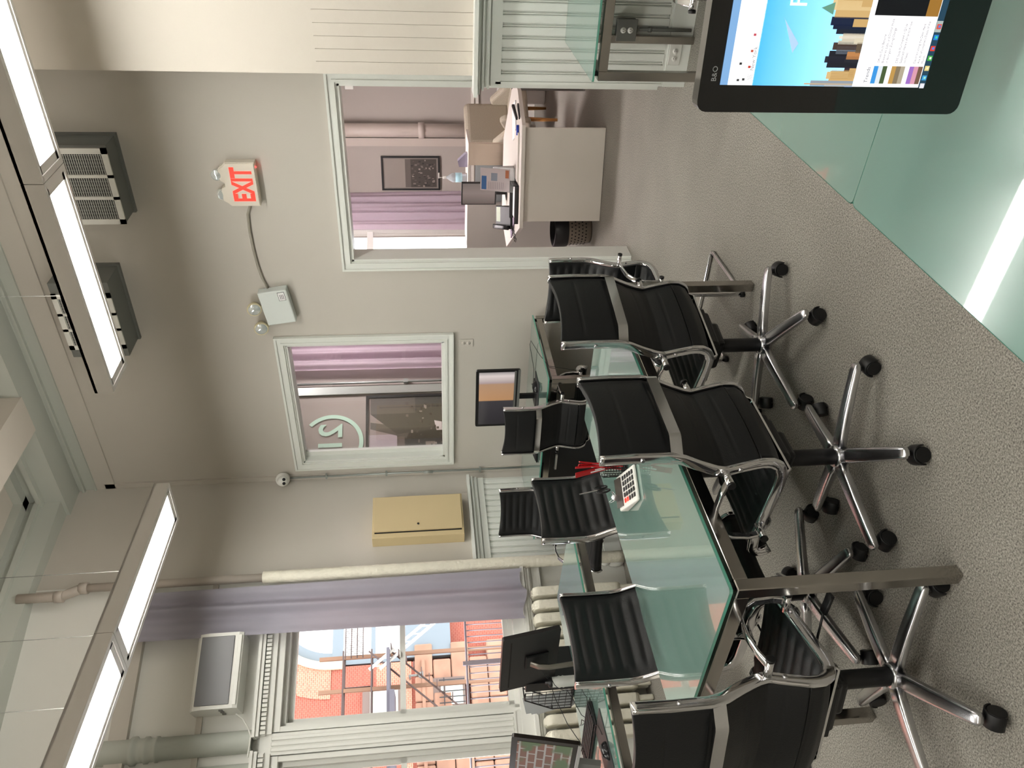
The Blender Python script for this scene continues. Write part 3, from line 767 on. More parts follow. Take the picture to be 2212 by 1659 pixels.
# breaker cabinet
t = thing('breaker_cabinet', 'beige metal cabinet on the wall above the chair rail', 'cabinet', LM @ Vector((.39, 0, 1.285))); t.rotation_euler = (0, 0, math.atan2(-.9962, -.0872))
def lbox(mb, s0, s1, n0, n1, z0, z1, **k): mb.box(s0, s1, n0, n1, z0, z1, **k)
b = MB(); b.box(-.04, .385, 0, .115, 0, .75, bev=.003, seg=1); b.build('body', M_beige, t)
b = MB(); b.box(-.03, .325, .115, .124, .012, .738, bev=.003, seg=1); dr = b.build('door', M_beige, t)
b = MB(); b.cyl((.27, .124, .375), (.27, .132, .375), .010, seg=14); b.build('lock', M_chrome, dr)
b = MB(); b.box(.33, .342, .1152, .117, .02, .73); b.build('door_gap', M_gap, t)

# riser pipe in the corner
pp = [WM @ Vector(q) for q in ((.045, .11, .02), (.045, .11, 2.85))]
t = thing('steam_riser_pipe', 'white pipe with lumpy lagging in the corner beside the curtain', 'pipe', (pp[0].x, pp[0].y, 0))
o = Vector((pp[0].x, pp[0].y, 0))
b = MB(); n_ = 60; rr = [1+.05*math.sin(k*2.3)*random.random() for k in range(n_+1)]
b.tube([pp[0]+(pp[1]-pp[0])*k/n_-o for k in range(n_+1)], .047, 20, scale=rr); b.build('lagging', M_foam, t)
b = MB(); q = WM @ Vector((.045, .11, 4.16))-o; q2 = WM @ Vector((.10, .115, 4.30))-o; q3 = WM @ Vector((.10, .115, 4.60))-o
b.tube([pp[1]-o-Vector((0, 0, .02)), q], .032, 18); b.tube([q, q+(q2-q)*.5, q2, q3], .036, 18)
b.cyl(q-Vector((0, 0, .04)), q+Vector((0, 0, .02)), .043, seg=18); b.cyl(q2-Vector((0, 0, .02)), q2+Vector((0, 0, .04)), .043, seg=18)
b.build('bare_pipe', mat('pipe_paint', 'b0a79d', .5), t)

# air conditioner over the window
t = thing('air_conditioner', 'white wall air conditioner with grey front above the street window', 'air conditioner'); t.matrix_basis = WM @ Matrix.Translation((.74, 0, 2.93))
b = MB(); P = [(0, 0), (.20, .0), (.215, .03), (.215, .24), (.195, .30), (.15, .325), (0, .325)]
Mx = frame((-.26, 0, 0), (0, 1, 0), (0, 0, 1), (1, 0, 0)); b.prism(P, 0, .52, Mx); b.build('casing', M_wplast, t)
b = MB(); b.box(-.235, .235, .212, .221, .055, .285, bev=.02, seg=3); b.build('front_panel', mat('smoke_grey_gloss', '6c6c6e', .3), t)
b = MB(); b.box(-.24, .24, .20, .2175, .008, .035, bev=.003); b.build('air_flap', M_wplast, t)
b = MB()
for k in range(3): b.box(.26, .268, .05+k*.055, .075+k*.055, .10, .125)
b.build('side_clip', M_gun, t)
b = MB(); pts = [(1.02, .12, 2.95), (1.06, .12, 2.90), (1.12, .11, 2.86), (1.17, .10, 2.84), (1.24, .10, 2.845), (1.32, .10, 2.85)]
sm = []
for i in range(len(pts)-1):
    for k in range(5): sm.append(tuple(pts[i][q]+(pts[i+1][q]-pts[i][q])*k/5 for q in range(3)))
b.tube([WM @ Vector(p) for p in sm], .0055, 8); tag(b.build('power_cord', M_wplast), 'thin white cord hanging from the air conditioner to the column', 'cord')

# curtain panel
def curtain(label, M, x0, x1, z0, z1, folds, amp, m_, split=None):
    t = thing('curtain', label, 'curtain'); t.matrix_basis = M @ Matrix.Translation(((x0+x1)/2, 0, z0)); o = -(x0+x1)/2
    mb = MB()
    ph = [random.uniform(0, 6) for _ in range(4)]
    def f(u, v):
        top = v
        x = x0+(x1-x0)*u
        x = x+o
        k = (1-.35*top)
        y = amp*(math.sin(folds*2*pi*u+ph[0]+.6*math.sin(3*v+ph[1]))*.7+.4*math.sin(folds*3.3*pi*u+ph[2]+v*2))*(.55+.45*math.sin(pi*min(1, u*1.2)))
        return Vector((x*(1-.10*(top)) , y, (z1-z0)*v+ (.02*math.sin(u*9) if v == 0 else 0)))
    mb.grid(f, 90, 24)
    mb.build('fabric', m_, t)
    b = MB(); b.box(x0+o-.03, x1+o+.03, -.012, .012, z1-z0, z1-z0+.03); b.build('top_rail', M_lam, t)
    return t
curtain('lilac grey sheer curtain hanging beside the white pipe at the street window', WM @ Matrix.Translation((0, .17, 0)), .12, .515, .865, 3.72, 2.1, .035, M_curt)

# radiator under the window
t = thing('radiator', 'white cast iron radiator below the street window, behind the desk', 'radiator'); t.matrix_basis = WM @ Matrix.Translation((.27, .04, 0))
for k in range(11):
    b = MB(); cx = .05+k*.103
    P = rrect(0, .17, 0, .70, .05, 6)
    b.prism(P, cx-.036, cx+.036, frame((0, 0, .10), (0, 1, 0), (0, 0, 1), (1, 0, 0)), smooth=False)
    b.prism(rrect(.02, .15, -.01, .712, .05, 6), cx-.026, cx+.026, frame((0, 0, .10), (0, 1, 0), (0, 0, 1), (1, 0, 0)))
    b.box(cx-.02, cx+.02, .02, .06, 0, .12); b.box(cx-.02, cx+.02, .11, .15, 0, .12)
    o_ = b.build('radiator_section', M_foam, t)
    md = o_.modifiers.new('round', 'BEVEL'); md.width = .012; md.segments = 2

# ================================================================== SCREENS AND DESK GOODS
def monitor_frame(name, label, M, w_, h_, th, bez, m_body, cat='monitor', bezb=None):
    """local: x across, z up, y = into the screen (front face at y=0)"""
    t = thing(name, label, cat); t.matrix_basis = M
    bezb = bezb or bez
    b = MB(); P = rrect(0, w_, 0, h_, .014, 4); Mx = frame((0, 0, 0), (1, 0, 0), (0, 0, 1), (0, -1, 0))
    b.prism(P, -th, 0, Mx); b.build('casing', m_body, t)
    return t
rd = Vector((.9942, .1073, 0)); ry = Vector((-.1073, .9942, 0))
Mm = frame((-.3322, 1.0398, .8201), rd, ry)
t = monitor_frame('all_in_one_computer', 'large black screen showing a city skyline page, in the near corner', Mm, .60, .39, .022, .036, M_screenoff, 'computer')
b = MB(); b.hexa([(.22, .022, .10), (.38, .022, .10), (.38, .05, .10), (.22, .05, .10), (.22, .022, .25), (.38, .022, .25), (.38, .05, .25), (.22, .05, .25)])
b.hexa([(.24, .05, .12), (.36, .05, .12), (.36, .09, .10), (.24, .09, .10), (.22, .13, -.078), (.38, .13, -.078), (.38, .17, -.078), (.22, .17, -.078)][0:4]+[(.22, .15, -.078), (.38, .15, -.078), (.38, .19, -.078), (.22, .19, -.078)])
b.box(.16, .44, .04, .21, -.084, -.074, bev=.003); b.build('stand', M_alu, t)
SX, SZ, SH, SW = .036, .362, .30, .528
def sq(mb, u0, u1, v0, v1, lay, m_, sk=0):
    mb.use(m_); y = -.0010-.0004*lay
    vs = [mb.bm.verts.new(Vector((x, y, SZ-v*SH))) for x, v in ((u0, v1), (u1, v1), (u1+sk, v0), (u0+sk, v0))]
    mb.face(vs)
def U(y_): return .033+(190-y_)*.00058
b = MB(); X1 = SX+SW
sq(b, SX, X1, 0, .036, 0, emat('8fc0f2', .75)); sq(b, SX, X1, .036, .155, 0, emat('ffffff', 1.15))
hero = wave_mat('sky_gradient_picture', [(0, 'a9dcf4'), (.35, '84c6f6'), (1, '3f97f3')], 'Z', 1/.146, -(SZ-.638*SH)/.146, 1.0)
sq(b, SX, X1, .152, .64, 0, hero); sq(b, SX, X1, .638, .968, 0, emat('ffffff', 1.2)); sq(b, SX, X1, .968, 1.0, 0, emat('27485e', .8))
# thin clouds
b.use(emat('b8d8fa', .9)); b.face([b.bm.verts.new((x, -.0016, z)) for x, z in ((.078, .268), (.090, .262), (.122, .290), (.118, .287))])
# skyline
for u0, u1, v0, c in ((U(195), U(186), .60, '3c5f9e'), (U(186), U(181), .50, 'd9dde0'), (U(184), U(172), .43, '9aa3ad'), (U(181), U(178), .40, 'd8b98a'), (U(172), U(150), .515, 'd9b274'), (U(168), U(152), .50, 'e2bf83'),
                      (U(150), U(140), .58, '3a2e38'), (U(143), U(106), .49, '20202a'), (U(132), U(118), .475, '2a2a34'), (U(113), U(96), .52, '6f7782'), (U(104), U(88), .50, '4a3a34'), (U(92), U(84), .52, 'c9c3b0'),
                      (U(86), U(68), .535, 'd8cdb6'), (U(80), U(74), .52, 'f2ead8'), (U(70), U(60), .50, '1f2432'), (U(60), U(50), .48, '17203a'), (U(52), U(34), .465, '1a2440'), (U(36), U(-20), .475, 'd8b377'), (U(20), U(-8), .455, 'ecd09a'),
                      (U(0), U(-60), .50, 'c49c62'), (U(-60), U(-110), .47, '2a3348'), (U(-110), U(-190), .52, 'b9a27c'), (U(-190), U(-300), .50, '3c4356'), (U(-300), X1*1724 if False else U(-420), .53, 'cbb183')):
    sq(b, max(SX, u0), min(X1, u1), v0, .638, 1, emat(c, .85))
for k in range(46):
    u0 = SX+random.random()*.50; v0 = .565+random.random()*.05
    sq(b, u0, min(X1, u0+.006+random.random()*.01), v0, .638, 2, emat(random.choice(['d9b274', '2a2a34', 'c88a54', '6b5a48', 'e8dcc0']), .8))
b.use(emat('6fa58c', .8)); b.face([b.bm.verts.new((x, -.0022, z)) for x, z in ((U(30), SZ-.465*SH), (U(4), SZ-.465*SH), (U(16), SZ-.405*SH))])
for k in range(9): sq(b, U(168)+k*.0014, U(168)+k*.0014+.0005, .52, .63, 2, emat('b98f56', .8))
# thumbnails
for k, cc in enumerate((('3f9be6', 'e6eef4', '4d5f3a'), ('c69a52', '8b7a60', 'b8ab94'), ('a573c9', 'e0a0b4', '7a5b4a'))):
    v0 = .722+k*.088
    for j, c in enumerate(cc): sq(b, .0405, .0635, v0+j*.022, v0+(j+1)*.022, 1, emat(c, .85))
sq(b, .1265, .22, .662, .905, 1, emat('1a141c', .5)); sq(b, .1265, .22, .905, .965, 1, emat('c08a3a', .6))
# task bar icons
for u, c, c2 in ((.0385, 'e8e8ee', 'e8e8ee'), (.049, '3f9fd8', '9fe0c8'), (.0645-.003, 'e8d48a', 'f0e8b8'), (.0745, '4fb04a', 'e8f4e8'), (.087, 'e04434', '4a82e8'), (.101, '2a84d8', '3fd0a0'), (.1145, 'd8584a', '4a82e8')):
    if u == .1145: sq(b, u-.007, u+.007, .969, .999, 1, emat('b8c4c0', .8))
    sq(b, u-.0032, u+.0032, .973, .995, 2, emat(c, .9)); sq(b, u-.0012, u+.0016, .980, .990, 3, emat(c2, .95))
# toolbar marks
for u, v, c in ((.041, .075, '555555'), (.042, .10, '444444'), (.062, .075, '333333'), (.058, .118, 'e04a3a'), (.078, .118, 'd8604a'), (.098, .118, 'e05a6a')):
    sq(b, u, u+.003, v, v+.012, 1, emat(c, .7))
for k in range(4): sq(b, .043, .050, .125+k*.006, .1265+k*.006, 1, emat('9a9a9a', .8))
def stext(txt, u, v, size, col, s=.7, sx=1.0):
    b.use(emat(col, s)); text_mesh(b, txt, size, frame((u, -.0020, SZ-v*SH), (sx, 0, 0), (0, 0, 1), (0, -1, 0)), .0001)
stext('Fi', .133, .335, .034, 'ffffff', 1.1)
stext('Trends', .0415, .705, .0072, '555566')
for r_, lines in enumerate((('Offices Could Become', 'Breweries, Labs, and Doctor Hubs', 'in Arlington Zoning Change'), ('CRE Sales Plummeted in Q1 as', "Expected. Here's What to Know", 'on Next'), ('Deconstructing the Debt: Here', 'Are All of Loopnet\'s Deals of the', 'Month'))):
    for j, l in enumerate(lines): stext(l, .0675, .742+r_*.088+j*.020, .0048, '7a6a78', .7, .82)
stext('New York', .055, .145, .007, '9a9a9a')
b.build('screen_image', None, t, recalc=False)
b = MB(); text_mesh(b, 'B&O', .010, frame((.040, -.0008, .3685), (1, 0, 0), (0, 0, 1), (0, -1, 0)), .0002); b.build('speaker_logo', mat('logo_grey', '8a8a8a', .4), t)

# monitor on the far desk
t = monitor_frame('monitor', 'thin black monitor on the far desk, orange blind reflection painted on it', frame((-3.865, 4.52, .865), (1, .02, 0), (-.02, 1, 0)), .525, .33, .02, .02, M_plastic)
far_pic = wave_mat('painted_blind_reflection', [(0, '2a282c'), (.46, '3a383c'), (.475, 'a8805e'), (.78, 'a08068'), (.80, '9a8a8c'), (.93, 'c8bfc0'), (1, '8a8488')], 'X', 1/.49, -.018/.49, .38)  # reflection painted as dim glowing colour bands
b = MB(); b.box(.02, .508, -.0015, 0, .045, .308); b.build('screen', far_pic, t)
b = MB(); b.box(.012, .515, -.0008, 0, .03, .045); b.box(.0, .525, -.004, .0, .0, .018, bev=.001); b.build('lower_bezel', M_gun, t)
b = MB(); b.box(.24, .28, .02, .04, -.12, .14); b.box(.17, .36, -.03, .12, -.130, -.122, bev=.003); b.build('stand', M_plastic, t)
def slab(name, label, cat, M, w_, d_, h_, m_, bev=.002, group=None):
    b = MB(); b.box(0, w_, 0, d_, 0, h_, bev=bev); o = b.build(name, m_, M=M); return tag(o, label, cat, group)
def keyboard(label, M):
    t = thing('keyboard', label, 'keyboard'); t.matrix_basis = M
    b = MB(); b.hexa([(0, 0, 0), (.43, 0, 0), (.43, .14, 0), (0, .14, 0), (0, 0, .010), (.43, 0, .010), (.43, .14, .024), (0, .14, .024)], bev=.002); k = b.build('case', M_plastic, t)
    b = MB()
    for r_ in range(6):
        for c in range(22):
            x = .012+c*.0186; y = .012+r_*.021
            b.box(x, x+.0155, y, y+.017, .010+y*.1, .0175+y*.1)
    b.build('keys', M_dark, k)
def mouse(label, M):
    t = thing('computer_mouse', label, 'mouse'); t.matrix_basis = M
    b = MB(); b.lathe([(.033*cos(R_(q)), .034*sin(R_(q))) for q in range(0, 91, 10)], Matrix.Diagonal((.95, 1.65, 1, 1)), 24); b.lathe([(0, 0), (.033, 0)], Matrix.Diagonal((.95, 1.65, 1, 1)), 24); b.build('body', mat('mouse_black', '17181a', .2), t)
    b = MB(); b.cyl((-.004, .028, .029), (.004, .028, .029), .007, seg=12); b.build('wheel', M_gun, t)
ZT = .736
slab('mouse_pad', 'black mouse pad on the far desk below the small interior window', 'mouse pad', dm(-3.66, 4.42, .05) @ Matrix.Translation((0, 0, ZT)), .24, .20, .003, M_dark)
mouse('black mouse with cable on the far desk', dm(-3.50, 4.52, -.3) @ Matrix.Translation((0, 0, ZT+.0035)))
b = MB(); pts = [(-3.53, 4.58, ZT+.02), (-3.45, 4.68, ZT+.005), (-3.30, 4.80, ZT+.03), (-3.20, 4.70, ZT+.04), (-3.16, 4.45, ZT+.01), (-3.147, 4.30, ZT-.03), (-3.145, 4.26, ZT-.15), (-3.2, 4.3, .45)]
b.tube(pts, .002, 6); tag(b.build('mouse_cable', M_cable), 'thin black mouse cable looping over the right end of the far desk', 'cable')
keyboard('black keyboard on the far desk below the monitor with the orange reflection', dm(-4.02, 4.25, .12) @ Matrix.Translation((0, 0, ZT)))
# drawer unit under the far desk
t = thing('drawer_unit', 'black drawer cabinet with white handles under the far desk', 'cabinet', (-4.62, 4.27, 0))
b = MB(); b.box(0, .80, .02, .50, .01, .655); b.build('body', M_plastic, t)
for x0, z0, z1, hx in ((.02, .44, .64, .13), (.02, .24, .43, .13), (.02, .04, .23, .13), (.41, .04, .64, .30)):
    b = MB(); b.box(x0, x0+.37, .005, .02, z0, z1, bev=.003); d = b.build('drawer', M_blkb, t)
    b = MB(); zc = z1-.05; b.box(x0+.10, x0+.25, -.012, .005, zc-.008, zc+.008, bev=.003); b.build('handle', M_wplast, d)
    b = MB(); b.cyl((x0+.34, -.002, z1-.04), (x0+.34, .005, z1-.04), .009, seg=14); b.build('lock', M_chrome, d)

# things on the centre table
t = thing('desk_organiser', 'black mesh cup of red packets and scissors on the centre table', 'organiser', (-2.27, 2.36, ZT)); 
b = MB()
for k in range(24):
    a = 2*pi*k/24; b.box(.048*cos(a)-.0012, .048*cos(a)+.0012, .048*sin(a)-.0012, .048*sin(a)+.0012, 0, .10)
for z in [0.002+.012*i for i in range(9)]: b.tube([(.048*cos(R_(q)), .048*sin(R_(q)), z) for q in range(0, 360, 20)], .0012, 4, closed=True)
b.lathe([(0, 0), (.048, 0), (.048, .004), (0, .004)], seg=20); b.build('mesh_cup', M_plastic, t)
M_packet = mat('red_foil', 'a3141a', .3)
for k in range(6):
    a = -1.1+k*.42; ox, oy = .022*cos(a*2+1), .030*sin(a*1.7)
    Mx = Matrix.Translation((-2.27+ox, 2.36+oy, ZT+.02)) @ Matrix.Rotation(.08*(k-2.5), 4, 'X') @ Matrix.Rotation(.10*math.sin(k*2.1), 4, 'Y') @ Matrix.Rotation(R_(-60+12*k), 4, 'Z')
    p = thing('sugar_packet', 'red packet with white print standing in the mesh cup on the centre table', 'packet', group='red packets in the mesh cup'); p.matrix_basis = Mx
    b = MB(); b.box(-.014, .014, -.003, .003, 0, .175+.012*(k % 3), bev=.001); b.build('wrapper', M_packet, p)
    b = MB(); text_mesh(b, 'Sweet', .020, Matrix.Translation((.007, -.0034, .06)) @ Matrix.Rotation(R_(-90), 4, 'Y') @ Matrix.Rotation(R_(90), 4, 'X'), .0001) if False else b.box(-.006, .001, -.0036, -.003, .05, .13)
    b.box(.004, .009, -.0036, -.003, .07, .11); b.build('print', M_paper, p)
t = thing('scissors', 'black handled scissors hanging over the mesh cup on the centre table', 'scissors', (-2.33, 2.28, ZT+.11)); t.rotation_euler = (0, R_(80), .5)
for s in (-1, 1):
    b = MB(); b.tube([(.028*cos(R_(q)), s*.026+.020*sin(R_(q)), 0) for q in range(0, 360, 24)], .004, 8, closed=True); b.build('handle', M_plastic, t)
b = MB(); b.box(-.10, -.02, -.006, -.001, -.001, .001); b.box(-.10, -.02, .001, .006, -.001, .001); b.build('blade', M_alu, t)
t = thing('binder_clip', 'silver binder clip clipped to the mesh cup on the centre table', 'clip', (-2.345, 2.24, ZT+.055)); t.rotation_euler = (.4, .3, .8)
b = MB(); b.prism([(-.012, -.010), (.012, -.010), (.006, .012), (-.006, .012)], -.016, .016); b.build('spring', M_alu, t)
b = MB()
for s in (-1, 1): b.tube([(s*.008, .010, -.008), (s*.022, .035, -.006), (s*.024, .040, 0), (s*.022, .035, .006), (s*.008, .010, .008)], .0014, 6)
b.build('wire_arm', M_chrome, t)
t = thing('calculator', 'white desk calculator with tilted grey display on the centre table', 'calculator', (-2.27, 2.22, ZT)); t.rotation_euler = (0, 0, R_(60))
b = MB(); b.hexa([(-.075, -.10, 0), (.075, -.10, 0), (.075, .10, 0), (-.075, .10, 0), (-.075, -.10, .012), (.075, -.10, .012), (.075, .10, .040), (-.075, .10, .040)], bev=.006); b.build('body', M_wplast, t)
b = MB(); b.hexa([(-.062, .045, .0335), (.062, .045, .0335), (.062, .090, .0385), (-.062, .090, .0385), (-.062, .045, .036), (.062, .045, .036), (.062, .094, .050), (-.062, .094, .050)]); b.build('display', mat('lcd_grey', '4a4540', .15), t)
b = MB()
for r_ in range(5):
    for c in range(5):
        b.use(M_red if (r_ == 4 and c == 0) or (r_ == 3 and c == 0) else M_dark); x = -.055+c*.024; y = -.088+r_*.025; zz = .014+(y+.1)*.14
        b.box(x, x+.017, y, y+.016, zz, zz+.003)
b.build('keys', None, t)

# window desk: all-in-one seen from behind
t = thing('all_in_one_computer', 'black computer seen from behind on a curved silver stand, before the window', 'computer')
Mz = frame((-4.205, 2.50, .862), (1, 0, 0), (0, 1, 0)) @ Matrix.Translation((0, .056, 0)) @ Matrix.Rotation(R_(9.4), 4, 'X'); t.matrix_basis = Mz
b = MB(); b.prism(rrect(0, .512, 0, .34, .010, 3), -.018, .006, frame((0, 0, 0), (1, 0, 0), (0, 0, 1), (0, -1, 0))); b.build('casing', mat('back_black', '1c1a1b', .45), t)
b = MB(); b.box(.03, .47, -.0075, -.0055, .285, .293); b.build('vent_slot', M_gap, t)
b = MB(); b.box(.20, .32, -.022, -.006, .06, .20, bev=.006); b.build('port_cover', M_plastic, t)
b = MB(); pth = [(.25, -.02, .17), (.25, -.05, .13), (.25, -.068, .07), (.25, -.075, 0), (.25, -.08, -.06), (.25, -.082, -.105)]
b.sweep(pth, [(-.022, -.004), (.022, -.004), (.022, .004), (-.022, .004)], up=(1, 0, 0), smooth=True)
b.box(.15, .35, -.13, .10, -.113, -.105) if False else None
b.build('curved_stand', mat('stand_taupe', '7d776e', .35, .4), t)
slab('screen_foot', 'flat grey foot plate under the computer seen from behind', 'foot', dm(-4.06, 2.40, 0) @ Matrix.Translation((0, 0, ZT)), .20, .20, .008, mat('stand_taupe', '7d776e')) if False else None
b = MB(); b.prism(arc((0, 0), .1, 0, 360, 24)[:-1], 0, .008); 
o_ = b.build('foot_plate', mat('stand_taupe', '7d776e'), t, M=Mz.inverted() @ Matrix.Translation((-3.955, 2.44, ZT)))
t = thing('spray_can', 'white ribbed plastic bottle with black cap on the window desk', 'bottle', (-4.10, 2.47, ZT))
b = MB(); b.lathe([(0, 0), (.030, 0), (.031, .02), (.031, .085), (.034, .095), (.030, .105), (.034, .118), (.030, .128), (.029, .160)], seg=24); b.build('body', M_wplast, t)
b = MB(); b.lathe([(.029, .160), (.029, .178), (.012, .185), (.010, .20), (0, .20)], seg=20); b.build('cap', M_plastic, t)
# black box and wire file rack
slab('file_box', 'solid black box file on the window desk beside the wire rack', 'box', dm(-4.27, 2.52, 0) @ Matrix.Translation((0, 0, ZT)), .085, .24, .30, M_plastic)
t = thing('wire_file_rack', 'black wire magazine rack holding loose white papers on the window desk', 'rack', (-4.36, 2.52, ZT))
def rack_h(x): return .30 if x > -.02 else .30+(x+.02)*2.1
b = MB()
for k in range(7):
    x = .075-.195*k/6-.0
    hgt = min(.30, .30-max(0, (.0-x))*1.55)
    b.cyl((x, 0, .002), (x, 0, hgt), .0022, seg=6)
for z in [.003+.042*i for i in range(8)]:
    xr = -.12 if z < .12 else -.12+(z-.12)*.66
    b.cyl((.075, 0, z), (min(.07, xr), 0, z), .002, seg=6)
b.cyl((-.12, 0, .12), (.0, 0, .30), .004, seg=6); b.cyl((0, 0, .30), (.075, 0, .30), .004, seg=6); b.cyl((-.12, 0, 0), (-.12, 0, .12), .004, seg=6); b.cyl((-.12, 0, .003), (.075, 0, .003), .004, seg=6)
b.build('near_panel', M_plastic, t)
b = MB(); b.box(-.12, .075, 0, .08, 0, .003); b.cyl((-.12, .08, 0), (-.12, .08, .12), .004, seg=6); b.cyl((-.12, .08, .12), (.0, .08, .30), .004, seg=6); b.cyl((.0, .08, .30), (.075, .08, .30), .004, seg=6); b.cyl((0, 0, .30), (0, .08, .30), .004, seg=6); b.cyl((-.12, 0, .12), (-.12, .08, .12), .004, seg=6)
b.build('frame_and_floor', M_plastic, t)
for k, (dx, tilt, ln) in enumerate(((0, .10, .24), (-.02, .16, .22), (-.04, .05, .20))):
    b = MB(); b.box(-.14, .05, 0, .0008, 0, ln+.06, bev=0); o_ = b.build('paper_sheet', mat('grey_paper', 'b4b8ba', .7), M=Matrix.Translation((-4.37+dx, 2.545+k*.016, ZT+.006)) @ Matrix.Rotation(-.18-.10*k, 4, 'Y'))
    tag(o_, ('upright sheet of paper in the black wire rack, nearest the box file', 'sheet of paper leaning in the middle of the black wire rack', 'sheet of paper leaning furthest out of the black wire rack')[k], 'paper')
# second monitor on the window desk
Mq = frame((-4.115, 1.83, .893), (1, 0, 0), (0, 1, 0)) @ Matrix.Rotation(R_(-12.5), 4, 'X')
t = monitor_frame('monitor', 'black monitor with painted reflection of brick and greenery at the left frame edge, on the window desk', Mq, .512, .335, .02, .02, mat('brown_black_gloss', '1a1210', .2))
def _refl():  # street reflection painted as brick and foliage colours, faintly glowing
    M = bpy.data.materials.new('painted_street_reflection'); M.use_nodes = True; nt = M.node_tree; bs = nt.nodes['Principled BSDF']
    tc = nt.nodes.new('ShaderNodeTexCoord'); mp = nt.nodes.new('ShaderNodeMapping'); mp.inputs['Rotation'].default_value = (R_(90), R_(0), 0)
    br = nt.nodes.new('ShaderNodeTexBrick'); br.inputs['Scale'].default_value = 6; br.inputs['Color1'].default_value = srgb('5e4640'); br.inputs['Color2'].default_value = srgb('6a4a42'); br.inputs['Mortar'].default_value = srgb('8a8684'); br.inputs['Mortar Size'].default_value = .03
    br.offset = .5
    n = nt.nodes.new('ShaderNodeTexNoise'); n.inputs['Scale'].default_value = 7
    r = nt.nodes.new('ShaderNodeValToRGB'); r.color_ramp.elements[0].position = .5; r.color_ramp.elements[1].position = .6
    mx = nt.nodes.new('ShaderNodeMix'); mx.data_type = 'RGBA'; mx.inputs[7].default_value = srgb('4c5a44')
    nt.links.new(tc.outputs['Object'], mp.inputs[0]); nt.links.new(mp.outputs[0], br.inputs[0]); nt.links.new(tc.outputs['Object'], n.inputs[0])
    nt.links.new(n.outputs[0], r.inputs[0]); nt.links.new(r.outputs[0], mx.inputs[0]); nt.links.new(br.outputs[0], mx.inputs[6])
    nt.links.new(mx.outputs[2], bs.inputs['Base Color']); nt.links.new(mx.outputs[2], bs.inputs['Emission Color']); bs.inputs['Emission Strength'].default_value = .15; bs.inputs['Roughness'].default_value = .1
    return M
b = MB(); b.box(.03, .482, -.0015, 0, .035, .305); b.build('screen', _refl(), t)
b = MB(); b.box(0, .512, -.006, 0, -.006, .012, bev=.001); b.build('lower_trim', M_alu, t)
b = MB(); b.box(.22, .30, .02, .05, -.12, .12); b.build('stand', M_gun, t)
keyboard('black keyboard on the window desk in front of the file rack', dm(-4.28, 2.02, 0.1) @ Matrix.Translation((0, 0, ZT)))
slab('mouse_pad', 'dark mouse pad near the front edge of the window desk', 'mouse pad', dm(-3.87, 1.72, .15) @ Matrix.Translation((0, 0, ZT)), .19, .34, .003, M_dark)
mouse('glossy black mouse on the window desk', dm(-3.74, 1.86, .3) @ Matrix.Translation((0, 0, ZT+.0035)))
b = MB()
def wig(p, q, n, amp, sd):
    rnd = random.Random(sd); P = []
    for k in range(n+1):
        f_ = k/n; e = math.sin(pi*f_)
        P.append(tuple(p[i]+(q[i]-p[i])*f_+(rnd.uniform(-1, 1)*amp*e if i < 2 else abs(rnd.uniform(0, .3))*amp*e) for i in range(3)))
    return P
for k, (p, q) in enumerate((((-4.0, 2.55, 1.0), (-4.05, 2.20, ZT+.004)), ((-4.1, 2.6, .95), (-4.15, 1.95, ZT+.004)), ((-4.02, 2.4, ZT+.01), (-3.75, 1.95, ZT+.01)), ((-4.3, 2.3, ZT+.004), (-3.9, 2.1, ZT+.004)))):
    b.tube(wig(p, q, 9, .05, k), .0022, 6)
tag(b.build('loose_cables', M_cable), 'tangle of thin black cables on the window desk', 'cables')
t = thing('tower_computer', 'grey and black computer box on a shelf under the window desk', 'computer', (-4.35, 1.75, 0))
b = MB(); b.box(0, .18, 0, .42, .02, .44, bev=.004); b.build('case', M_dark, t)
b = MB(); b.box(.02, .16, -.006, 0, .04, .42, bev=.002); b.build('front_cover', mat('taupe_plastic', '5c5750', .5), t)
# small toy on the floor by the radiator
t = thing('plush_toy', 'small white and tan toy figure lying on the floor by the radiator', 'toy', (-4.90, 3.98, 0)); t.rotation_euler = (0, 0, .9); t.scale = (.9, .9, .9)
def blob(mb, c, r): mb.lathe([(r[0]*sin(R_(q)), -cos(R_(q))*r[2]) for q in range(0, 181, 15)], Matrix.Translation(c) @ Matrix.Diagonal((1, r[1]/r[0], 1, 1)), 16)
b = MB(); blob(b, (0, 0, .085), (.055, .05, .085)); blob(b, (0, -.03, .18), (.04, .04, .045)); b.build('body', M_wplast, t)
b = MB(); blob(b, (0, .08, .07), (.05, .05, .07)); blob(b, (.05, .10, .035), (.02, .05, .03)); blob(b, (-.05, .10, .035), (.02, .05, .03)); blob(b, (0, .11, .14), (.025, .03, .04)); b.build('tan_part', mat('tan_fur', '8a5a22', .8), t)

# ================================================================== RECEPTION
ZR = .715
DKX, DKY = Vector((-.87, -.17, 0)).normalized(), Vector((-.62, .79, 0)).normalized()
t = thing('reception_desk', 'white reception desk seen through the doorway', 'desk', (-2.12, 6.25, 0))
def T_(x, y): return Vector((x+2.12, y-6.25))
P = [T_(-2.10, 6.20), T_(-2.93, 6.03), T_(-3.53, 6.85), T_(-3.44, 7.35), T_(-2.65, 7.45), T_(-2.05, 6.98), T_(-1.94, 6.75), T_(-1.93, 6.58), T_(-1.97, 6.50)]
b = MB(); b.prism([(p.x, p.y) for p in P[::-1]], ZR-.03, ZR); b.build('desk_top', M_lam, t)
b = MB(); p, q = T_(-2.14, 6.27), T_(-2.90, 6.11); n = Vector((q.y-p.y, -(q.x-p.x))).normalized()*.03
b.hexa([Vector((v.x, v.y, z)) for z in (0.005, ZR-.03) for v in (p, q, q-n, p-n)]); b.build('end_panel', mat('warm_white_panel', 'cdc8be', .5), t)
